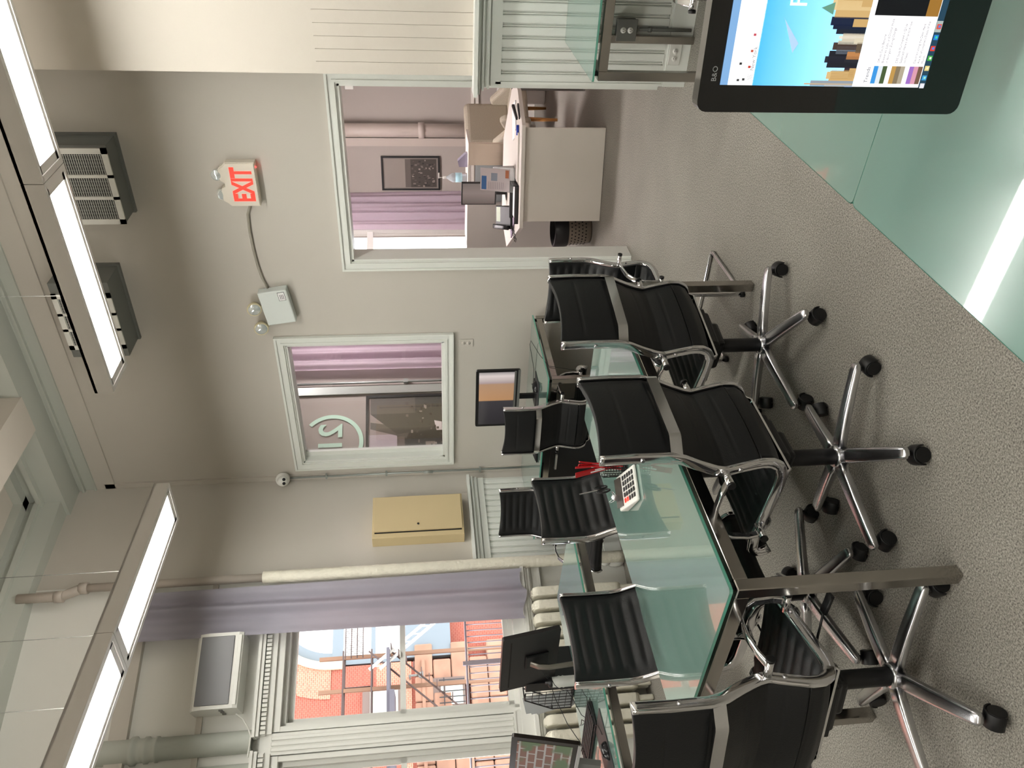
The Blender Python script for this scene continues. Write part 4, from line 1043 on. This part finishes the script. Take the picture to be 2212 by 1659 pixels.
b = MB(); p, q = T_(-2.10, 7.0), T_(-2.2, 7.3); b.box(.0, .04, .95, 1.0, 0, ZR-.03); b.box(-1.30, -1.26, 1.05, 1.09, 0, ZR-.03); b.build('leg', M_alu, t)
# counter behind it
t = thing('reception_counter', 'tall pale counter unit standing behind the reception desk', 'counter', (-2.75, 7.5, 0))
b = MB(); b.box(-.20, .02, 0, .04, 0, 1.055); b.build('beige_panel', mat('beige_laminate', 'cdbfae', .5), t)
b = MB(); b.box(-1.16, -.62, .02, .06, 0, 1.06); b.build('grey_panel', mat('grey_laminate', 'c4bfbb', .5), t)
b = MB(); b.box(-.62, -.20, .06, .09, 0, .98); b.build('back_panel', mat('cool_laminate', 'aab2b8', .5), t)
b = MB(); b.box(-1.16, .02, .04, .42, 1.03, 1.055); b.build('counter_top', M_lam, t)
ob = []
t = thing('monitor', 'small grey monitor on the reception desk behind the brochures', 'monitor', (-3.16, 7.02, ZR)); t.rotation_euler = (0, 0, -.1)
b = MB(); b.box(.0, .24, 0, .02, .10, .44, bev=.004); b.build('casing', M_dark, t)
b = MB(); b.box(.012, .228, -.0015, 0, .115, .428); b.build('screen', wave_mat('grey_screen', [(0, '6a6260'), (.5, '8f8684'), (1, '75706e')], 'X', 4, 0, .25), t)
b = MB(); b.box(.10, .14, .02, .035, .002, .2); b.box(.06, .18, -.02, .08, 0, .006); b.build('stand', M_plastic, t)
t = thing('pump_bottle', 'clear pump bottle of hand gel on top of the counter', 'bottle', (-3.16, 7.70, 1.055))
b = MB(); b.lathe([(0, 0), (.045, 0), (.048, .01), (.048, .15), (.03, .185), (.016, .20), (.016, .215)], seg=20); b.build('body', mat('clear_plastic', 'dfe8ec', .1, trans=.6), t)
b = MB(); b.lathe([(.0485, .05), (.0490, .05), (.0490, .12), (.0485, .12)], seg=20); b.build('label', mat('pale_blue_label', 'a8d0dc', .5), t)
b = MB(); b.cyl((0, 0, .215), (0, 0, .25), .014, seg=12); b.cyl((0, 0, .25), (0, 0, .285), .005, seg=8); b.box(-.008, .05, -.008, .008, .285, .297, bev=.003); b.build('pump', M_wplast, t)
t = thing('tape_dispenser', 'clear plastic dispenser on top of the counter beside the gel bottle', 'dispenser', (-2.96, 7.66, 1.055))
b = MB(); b.prism([(-.06, 0), (.08, 0), (.08, .02), (0, .10), (-.06, .085)], -.03, .03, Matrix.Rotation(R_(90), 4, 'X')); b.build('body', mat('lilac_clear_plastic', 'b9b4cc', .1, trans=.5), t)
t = thing('brochure_holder', 'clear holder with printed brochures on the reception desk', 'holder', (-2.66, 6.42, ZR)); t.rotation_euler = (0, 0, .05)
b = MB(); b.hexa([(-.11, -.02, 0), (.11, -.02, 0), (.11, .06, 0), (-.11, .06, 0), (-.11, .03, .20), (.11, .03, .20), (.11, .036, .20), (-.11, .036, .20)]); b.build('holder', mat('clear_acrylic', 'e4e8ea', .1, trans=.7), t)
Mb_ = Matrix.Rotation(R_(-12), 4, 'X')
b = MB(); b.box(-.10, .10, -.028, -.026, .05, .31, Mb_); br_ = b.build('brochure', mat('brochure_paper', 'd6ced0', .6), t)
b = MB(); b.use(mat('brochure_blue', '4a78b4', .6)); b.box(-.092, .03, -.0292, -.0284, .255, .298, Mb_); b.use(mat('brochure_grey', '9aa4b4', .6)); b.box(-.01, .06, -.0292, -.0284, .16, .215, Mb_)
b.use(mat('brochure_text', '9a9298', .6))
for k in range(9): b.box(-.085, -.02, -.0292, -.0284, .235-k*.016, .238-k*.016, Mb_)
b.use(mat('brochure_orange', 'c07a58', .6)); b.box(.02, .09, -.0292, -.0284, .06, .09, Mb_); b.build('print', None, br_)
t = thing('desk_phone', 'black desk telephone with handset on the reception desk', 'telephone', (-3.05, 6.50, ZR)); t.rotation_euler = (0, 0, .35)
b = MB(); b.hexa([(-.10, -.09, 0), (.10, -.09, 0), (.10, .10, 0), (-.10, .10, 0), (-.10, -.09, .03), (.10, -.09, .03), (.10, .07, .15), (-.10, .07, .15)], bev=.005); b.build('body', M_plastic, t)
b = MB(); b.sweep([(-.085, -.10, .055), (-.085, -.05, .09), (-.085, .03, .145), (-.085, .08, .165)], rrect(-.02, .02, -.013, .013, .008, 3), up=(1, 0, 0)); b.build('handset', M_plastic, t)
b = MB(); b.box(.02, .09, .0, .008, .075, .085); b.hexa([(-.04, .02, .108), (.09, .02, .108), (.09, .06, .138), (-.04, .06, .138), (-.04, .019, .112), (.09, .019, .112), (.09, .059, .143), (-.04, .059, .143)]); b.build('display', mat('phone_lcd', 'b4c0a8', .3), t)
b = MB(); b.tube([(-3.09+.02*math.sin(k*1.9), 6.42-.012*k*.6, ZR+.018+.012*math.cos(k*1.9)) for k in range(44)], .0025, 6); tag(b.build('coiled_cord', M_cable), 'coiled black telephone cord along the reception desk', 'cord')
t = thing('document_tray', 'dark letter tray at the front edge of the reception desk', 'tray', (-2.62, 6.20, ZR)); t.rotation_euler = (0, 0, .20)
b = MB(); b.box(-.33, 0, 0, .24, 0, .008); b.box(-.33, 0, 0, .006, 0, .035); b.box(-.006, 0, 0, .24, 0, .05); b.box(-.33, 0, .234, .24, 0, .05); b.build('tray', M_dark, t)
b = MB(); b.box(-.30, -.02, .02, .22, .010, .022); b.build('papers', M_paper, t)
slab('paper_stack', 'beige folder lying at the middle of the reception desk', 'folder', dm(-2.60, 6.24, .2) @ Matrix.Translation((0, 0, ZR)), .40, .22, .014, M_lam)
slab('paper_sheets', 'white sheets of paper at the right end of the reception desk', 'paper', dm(-2.30, 6.50, .5) @ Matrix.Translation((0, 0, ZR)), .30, .22, .010, M_paper)
slab('colour_magazine', 'magazine with a coloured cover at the left side of the reception desk', 'magazine', dm(-3.25, 6.48, -.6) @ Matrix.Translation((0, 0, ZR)), .30, .12, .012, mat('magazine_cover', '9a8aa0', .4))
t = thing('stapler', 'black stapler at the right end of the reception desk', 'stapler', (-2.06, 6.40, ZR)); t.rotation_euler = (0, 0, 1.15)
b = MB(); b.box(-.07, .09, -.015, .015, 0, .012, bev=.003); b.hexa([(-.08, -.014, .02), (.08, -.014, .035), (.08, .014, .035), (-.08, .014, .02), (-.08, -.012, .038), (.08, -.012, .06), (.08, .012, .06), (-.08, .012, .038)], bev=.004); b.build('body', M_dark, t)
b = MB(); b.cyl((-2.16, 6.38, ZR+.012), (-2.24, 6.36, ZR+.012), .011, seg=10); tag(b.build('highlighter', mat('marker_blue', '1e3fb0', .4)), 'blue marker beside the stapler on the reception desk', 'marker')
# under the desk
t = thing('waste_bin', 'perforated metal waste bin with a black bag under the reception desk', 'bin', (-3.14, 6.42, 0))
b = MB(); b.lathe([(0, .005), (.12, .005), (.125, .02), (.15, .33)], seg=28); b.build('basket', mat('bin_metal', '8a8074', .3, .5), t)
b = MB(); 
for r_ in range(7):
    for k in range(26):
        a = 2*pi*(k+.5*(r_ % 2))/26; r0 = .127+.022*(.05+r_*.035)/.33+.0025; z = .06+r_*.033
        b.box(-.006, .006, -.001, .001, -.006, .006, Matrix.Translation((r0*cos(a), r0*sin(a), z)) @ Matrix.Rotation(a+pi/2, 4, 'Z'))
b.build('perforation', M_gap, t)
b = MB(); b.lathe([(.152, .22), (.158, .26), (.155, .345), (.14, .35), (.12, .30), (0, .28)], seg=28); b.build('bin_bag', M_plastic, t)
t = thing('tower_computer', 'black computer tower under the reception desk', 'computer', (-2.95, 6.75, 0))
b = MB(); b.box(-.09, .09, -.2, .2, .01, .45, bev=.004); b.build('case', M_plastic, t)
# armchair
t = thing('armchair', 'beige upholstered armchair with wooden legs beyond the reception desk', 'armchair', (-2.86, 8.85, 0)); t.rotation_euler = (0, 0, R_(53)); t.scale = (.95, .95, 1.05)
b = MB(); b.box(-.30, .30, -.30, .30, .30, .46, bev=.05, seg=4); b.build('seat', M_cloth, t)
b = MB(); b.box(-.30, .30, .20, .34, .42, .95, bev=.06, seg=4); b.build('backrest', M_cloth, t)
for s in (-1, 1):
    b = MB(); P = [(-.30, .28), (.25, .28), (.28, .62), (.15, .66), (-.10, .52), (-.20, .58), (-.30, .62), (-.36, .56), (-.34, .42)]
    b.prism(P, s*.30-.045, s*.30+.045, frame((0, 0, 0), (0, 1, 0), (0, 0, 1), (1, 0, 0))); o_ = b.build('arm', M_cloth, t); md = o_.modifiers.new('round', 'BEVEL'); md.width = .03; md.segments = 3
for x, y in ((-.25, -.24), (.25, -.24), (-.25, .26), (.25, .26)):
    b = MB(); b.cyl((x, y, .31), (x*1.2, y*1.25, .0), .026, .016, 12); b.build('leg', M_wood, t)
# white storage box behind the chair
t = thing('storage_box', 'white plastic box with a blue label standing behind the armchair', 'box', (-2.62, 9.55, 0))
b = MB(); b.box(-.30, .12, -.2, .2, .0, .55, bev=.02); b.build('box', M_wplast, t); b = MB(); b.box(-.1, .10, -.204, -.2, .34, .46); b.build('label', mat('label_blue', '3c5f9e', .5), t)
# pipes, picture, curtains of the reception
b = MB(); b.tube([BF @ Vector((.91, .12, .0)), BF @ Vector((.91, .12, 3.49))], .085, 20); b.tube([BF @ Vector((.91, .12, 1.45)), BF @ Vector((.91, .12, 1.53))], .10, 20); b.box(1.01, 1.11, .005, .10, 0, 3.49, BF)
tag(b.build('riser_pipe', mat('pipe_taupe_far', 'b2a79e', .5)), 'thick taupe pipe on the back wall of the reception room', 'pipe')
def picture(label, M, w_, h_, thk, polys, cat='picture'):
    t = thing('framed_picture', label, cat); t.matrix_basis = M
    b = MB(); f = thk
    b.box(-f, w_+f, 0, .022, -f, 0); b.box(-f, w_+f, 0, .022, h_, h_+f); b.box(-f, 0, 0, .022, 0, h_); b.box(w_, w_+f, 0, .022, 0, h_); b.build('frame', M_plastic, t)
    b = MB(); b.use(mat('print_sky', '7d756f', .5)); b.box(0, w_, 0, .006, 0, h_)
    for k, (P, c) in enumerate(polys):
        b.use(mat('print_'+c, c, .5)); b.face([b.bm.verts.new((x*w_, .0066+.0004*k, z*h_)) for x, z in P])
    b.build('print', None, t, recalc=False); return t
def rc(x0, x1, z0, z1): return [(x0, z0), (x1, z0), (x1, z1), (x0, z1)]
rnd = random.Random(3)
pl = [(rc(.04, .96, .03, .97), '5d5650'), (rc(.04, .96, .6, .97), '8a817a'), (rc(.04, .96, .03, .5), '453f3a')]
for k in range(60):
    x = rnd.random()*.85+.05; z = rnd.random()*.42+.05; pl.append((rc(x, x+.02+rnd.random()*.04, z, z+.02+rnd.random()*.03), rnd.choice(['6e665f', '8d847b', '2f2b28', '57504a'])))
picture('black framed sepia street photograph on the reception back wall, seen through the doorway', BF @ Matrix.Translation((1.27, .01, 1.28)), .40, .73, .022, pl)
pl = [(rc(0, 1, 0, 1), '9a908a'), (rc(0, 1, 0, .16), '8a8078'), (rc(.0, .55, .30, 1.0), 'b4aab0'), (rc(.30, .62, .12, .62), '47443f'), (rc(.42, .95, .10, .70), '33342f'), ([(.5, .6), (.62, .98), (.70, .98), (.62, .55)], '5a5650'),
      ([(.55, .70), (.80, .98), (1, .98), (1, .15), (.6, .15)], '45453f'), (rc(.80, 1, .5, .98), '5d5953'), ([(.0, .22), (.12, .40), (.40, .46), (.50, .20), (.30, .10), (.08, .10)], '2c2a27'), (rc(.33, .45, .30, .40), '8c8278'), (rc(.40, .52, .62, .70), '6a625a'),
      (rc(.56, .60, .05, .20), '20201e'), (rc(.66, .70, .05, .18), '20201e'), ([(.58, .28), (.70, .30), (.68, .22), (.58, .22)], 'd8d2d0'), ([(.55, .12), (.78, .17), (.78, .20), (.55, .16)], 'e8e4e4'), (rc(.10, .16, .20, .30), 'b8aca0'), (rc(.22, .27, .24, .34), '6f675f')]
for k in range(70):
    x = rnd.random()*.9; z = rnd.random()*.5+.1; pl.append((rc(x, x+.012+rnd.random()*.03, z, z+.01+rnd.random()*.02), rnd.choice(['6e665f', '9d948b', '2f2b28', '57504a', '3a3733'])))
picture('large black framed photograph of an elevated railway seen through the small interior window', FL @ Matrix.Translation((.95, .01, 1.15)), 1.05, 1.05, .03, pl)
# mint logo, mirrored, above it
b = MB(); c0 = FL @ Matrix.Translation((1.46, .012, 2.60))
def ring(mb, cx, cz, r0, r1, a0, a1, M, n=48):
    A = []; 
    for k in range(n+1):
        a = R_(a0+(a1-a0)*k/n); A.append((mb.bm.verts.new(M @ Vector((cx+r0*cos(a), 0, cz+r0*sin(a)))), mb.bm.verts.new(M @ Vector((cx+r1*cos(a), 0, cz+r1*sin(a))))))
    for k in range(n): mb.face([A[k][0], A[k][1], A[k+1][1], A[k+1][0]])
ring(b, 0, 0, .30, .345, 48, -230, c0)
text_mesh(b, '21', .36, c0 @ frame((.235, 0, -.105), (-1, 0, 0), (0, 0, 1), (0, 1, 0)), .001, bold=.006)
tag(b.build('mirrored_logo', M_logo), 'mint green 21 in a ring, mirrored, above the railway photograph', 'logo')
b = MB(); b.cyl(FL @ Vector((2.20, .04, 0)), FL @ Vector((2.20, .04, 3.49)), .014, seg=10); b.box(2.18, 2.23, .02, .06, 1.75, 1.80, FL); b.box(2.06, 2.16, 0, .03, 0, 3.49, FL)
tag(b.build('metal_conduit', mat('galvanised', '9aa09c')), 'thin metal conduit beside the bright curtain in the reception', 'conduit')
curtain('pale lilac curtain glowing beside the railway photograph, in the small interior window', FL @ Matrix.Translation((0, .12, 0)), 2.30, 3.25, .05, 3.3, 7, .05, M_curt2)
curtain('pale lilac curtain beside the bright reception window, seen through the doorway', FL @ Matrix.Translation((0, .12, 0)), 4.45, 5.15, .05, 3.3, 4, .05, M_curt2)
b = MB(); b.box(-2.94, -2.83, 9.93, 9.998, 2.31, 2.42, bev=.01); tag(b.build('wall_sensor', M_wplast), 'small white sensor high on the reception wall, at the top of the doorway', 'sensor')

# ================================================================== STREET
def S(off): return frame((-4.925-.9483*off, 4.05+.3173*off, 0), (-.3173, -.9483, 0), (.9483, -.3173, 0))
F9 = S(9)
t = thing('brick_building', 'red brick building with a big arched window across the street', 'building'); t.matrix_basis = F9
b = MB(); b.box(-1.62, 9, -.3, 0, 1.72, 12); b.box(-9, 9, -.6, -.3, -2, 12); b.box(-4.4, -1.62, -.3, 0, 4.75, 12); b.build('brick_wall', M_brick, t)
b = MB(); b.box(-1.62, 9, 0, .03, 1.95, 2.12); b.box(-1.63, -1.2, 0, .01, 2.1, 2.6); b.build('pale_brick_band', M_brickp, t)
b = MB(); ring(b, -2.915, 3.4, 1.12, 1.30, 90, 180, frame((0, .03, 0), (-1, 0, 0), (0, 1, 0)) @ Matrix.Identity(4)) if False else None
Mr = frame((0, .02, 0), (1, 0, 0), (0, 1, 0))
def ring3(mb, cx, cz, r0, r1, a0, a1, y0, y1, n=40):
    P = arc((cx, cz), r1, a0, a1, n)+arc((cx, cz), r0, a1, a0, n)
    V0 = [mb.bm.verts.new((x, y0, z)) for x, z in P]; V1 = [mb.bm.verts.new((x, y1, z)) for x, z in P]; m_ = len(P)
    for i in range(m_): mb.face([V0[i], V0[(i+1) % m_], V1[(i+1) % m_], V1[i]])
    for V in (V0, V1):
        for k in range(n): mb.face([V[k], V[k+1], V[m_-2-k], V[m_-1-k]])
ring3(b, -2.915, 3.42, 1.20, 1.34, 0, 180, -.30, .05); b.box(-1.715, -1.575, -.3, .05, 3.2, 3.42); b.build('stone_arch', mat('pale_stone', 'b8a98c', .8), t)
b = MB(); ring3(b, -2.915, 3.42, 1.34, 1.85, 0, 180, -.30, .02); b.build('brick_arch', M_brickp, t)
b = MB(); ring3(b, -2.915, 3.42, 1.02, 1.20, 0, 180, -.2, -.05); b.box(-4.1, -1.73, -.2, -.04, 3.22, 3.42); b.box(-1.80, -1.66, -.2, -.04, 2.1, 3.22); b.box(-4.1, -1.73, -.18, -.05, 2.62, 2.70); b.box(-4.1, -1.70, -.2, 0, 1.2, 2.12); b.build('window_frame', mat('blue_grey_paint', '6e787e', .6), t)
b = MB(); b.box(-4.1, -1.8, -.15, -.12, 1.2, 4.6); b.build('glazing', mat('painted_sky_reflection', 'e8ece6', .15, emit='eef2ea', es=.55), t)  # glazing glows evenly to stand in for reflected sky
b = MB(); z = -1.5; k = 0
while z < 1.70:
    x = -1.62-.3*(k % 2)
    h_ = .34
    while x < 9: 
        w_ = .45+.3*((k*7+int(x*3)) % 3)*.5; b.box(x, x+w_-.015, -.3, .05+.03*((k+int(x*5)) % 2), z, z+h_-.015, bev=.02, seg=1) if not (-1.25 < x+w_/2 < -.75 and 1.0 < z+.17 < 1.45) else None; x += w_
    z += h_; k += 1
b.box(-1.62, 9, -.28, .10, 1.70, 1.76); b.build('stone_base', mat('brownstone', '94705c', .9, noise=(3, .18), bump=(6, .6)), t)
for x0, x1, z0, z1, nm in ((-1.12, -.66, 2.2, 2.70, 'upper'), (-1.2, -.80, 1.02, 1.42, 'lower')):
    b = MB(); b.box(x0-.08, x1+.10, .0, .055, z0-.05, z1+.14); wf = b.build('window', mat('window_surround', '6f5f58', .8), t)
    b = MB(); b.box(x0, x1, .056, .075, z0, z1); b.build('pane', mat('pale_reflection', 'b8beb0', .2, emit='c4c8bc', es=.35), wf)  # reflection put into the pane as pale colour and faint glow
b = MB()
for k in range(5): b.cyl((-1.22+k*.10, .12, .98), (-1.22+k*.10, .12, 1.45), .010, seg=6)
b.cyl((-1.26, .12, 1.36), (-.78, .12, 1.36), .010, seg=6); b.build('window_bars', M_dark, t)
b = MB(); b.cyl((-1.30, .05, 1.98), (-1.30, .30, 1.98), .02, seg=8); b.cyl((-1.30, .28, 1.98), (-1.30, .28, 1.83), .02, seg=8); b.lathe([(0, 0), (.05, -.02), (.07, -.1), (0, -.1)], Matrix.Translation((-1.30, .28, 1.83)), 12); b.build('wall_lantern', M_gun, t)
# fire escape, 6 m out
t = thing('fire_escape', 'rusty iron fire escape on the red brick building', 'fire escape'); t.matrix_basis = S(8.3)
M_iron = mat('rusty_iron', '4b3c38', .7)
b = MB()
for z in (3.07, 2.60):
    b.cyl((-1.5, .3, z), (2.5, .3, z), .016, seg=6); b.cyl((-1.5, .75, z-.02), (2.5, .75, z-.02), .014, seg=6)
for k in range(9): b.cyl((-1.5+k*.5, .3, 2.60), (-1.5+k*.5, .3, 3.07), .010, seg=6)
b.build('balcony_rail', M_iron, t)
b = MB(); b.box(-1.5, 2.5, .25, .80, 2.28, 2.33); b.box(-.80, 2.5, .2, .85, 2.20, 2.28) ; b.build('platform', mat('iron_blue_grey', '55525a', .7), t)
b = MB()
for x in (-1.50, -.95): b.box(x-.03, x+.03, .28, .34, -.5, 3.5); 
b.build('post', mat('rusted_post', '7a5c48', .8), t)
b = MB()
for zz in (0, .35): b.tube([(-1.55, .5, 2.30+zz), (-.2, .5, 3.6+zz)], .015, 6) if False else b.tube([(-1.55, .45, 2.3+zz), (-.55, .45, 1.15+zz)], .016, 6)
for k in range(9): b.box(-1.55+k*.11-.05, -1.55+k*.11+.05, .42, .70, 2.25-k*.127, 2.265-k*.127)
b.build('ladder', M_iron, t)
b = MB()
for k in range(14): b.cyl((-1.95+k*.035*1.0, .45, 2.75), (-1.95+k*.035, .45, 3.05), .005, seg=5)
for z in (2.75, 2.85, 2.95, 3.05): b.cyl((-2.0, .45, z), (-1.45, .45, z), .010, seg=6)
b.build('cage', M_iron, t)
b = MB()
for q in ((0, 0), (0, .18)): b.cyl((-2.6, .6, .62+q[1]), (-1.2, .6, 2.45+q[1]), .028, seg=8)
for k in range(11): b.cyl((-2.5+k*.125, .6, .76+k*.163), (-2.5+k*.125, .6, .94+k*.163), .012, seg=6)
b.build('white_stair_rail', M_wplast, t)
# iron fence close to the window
t = thing('iron_fence', 'grey iron railing outside just below the street window', 'fence'); t.matrix_basis = S(2.6)
b = MB(); b.cyl((-1.2, 0, 1.19), (2.2, 0, 1.24), .012, seg=6); b.cyl((-1.2, 0, .30), (2.2, 0, .30), .012, seg=6)
for k in range(52): b.cyl((-1.15+k*.065, 0, .1), (-1.15+k*.065, 0, 1.19), .0062, seg=6)
b.box(.09, .13, -.02, .02, -.1, 1.25); b.build('railing', mat('fence_grey', '6f6a74', .6), t)
MB().box(-20, -5.6, -16, 4.6, -.5, -.4).build('ground_street', mat('pavement', '9a9690', .9, noise=(2, .1)), kind='structure')
# brick pier outside the reception window
t = thing('brick_pier', 'pale brick pier outside the reception window', 'pier'); t.matrix_basis = FL
b = MB(); b.box(4.15, 4.75, -1.3, -.9, -.4, 4.2); b.build('brickwork', M_brick2, t)
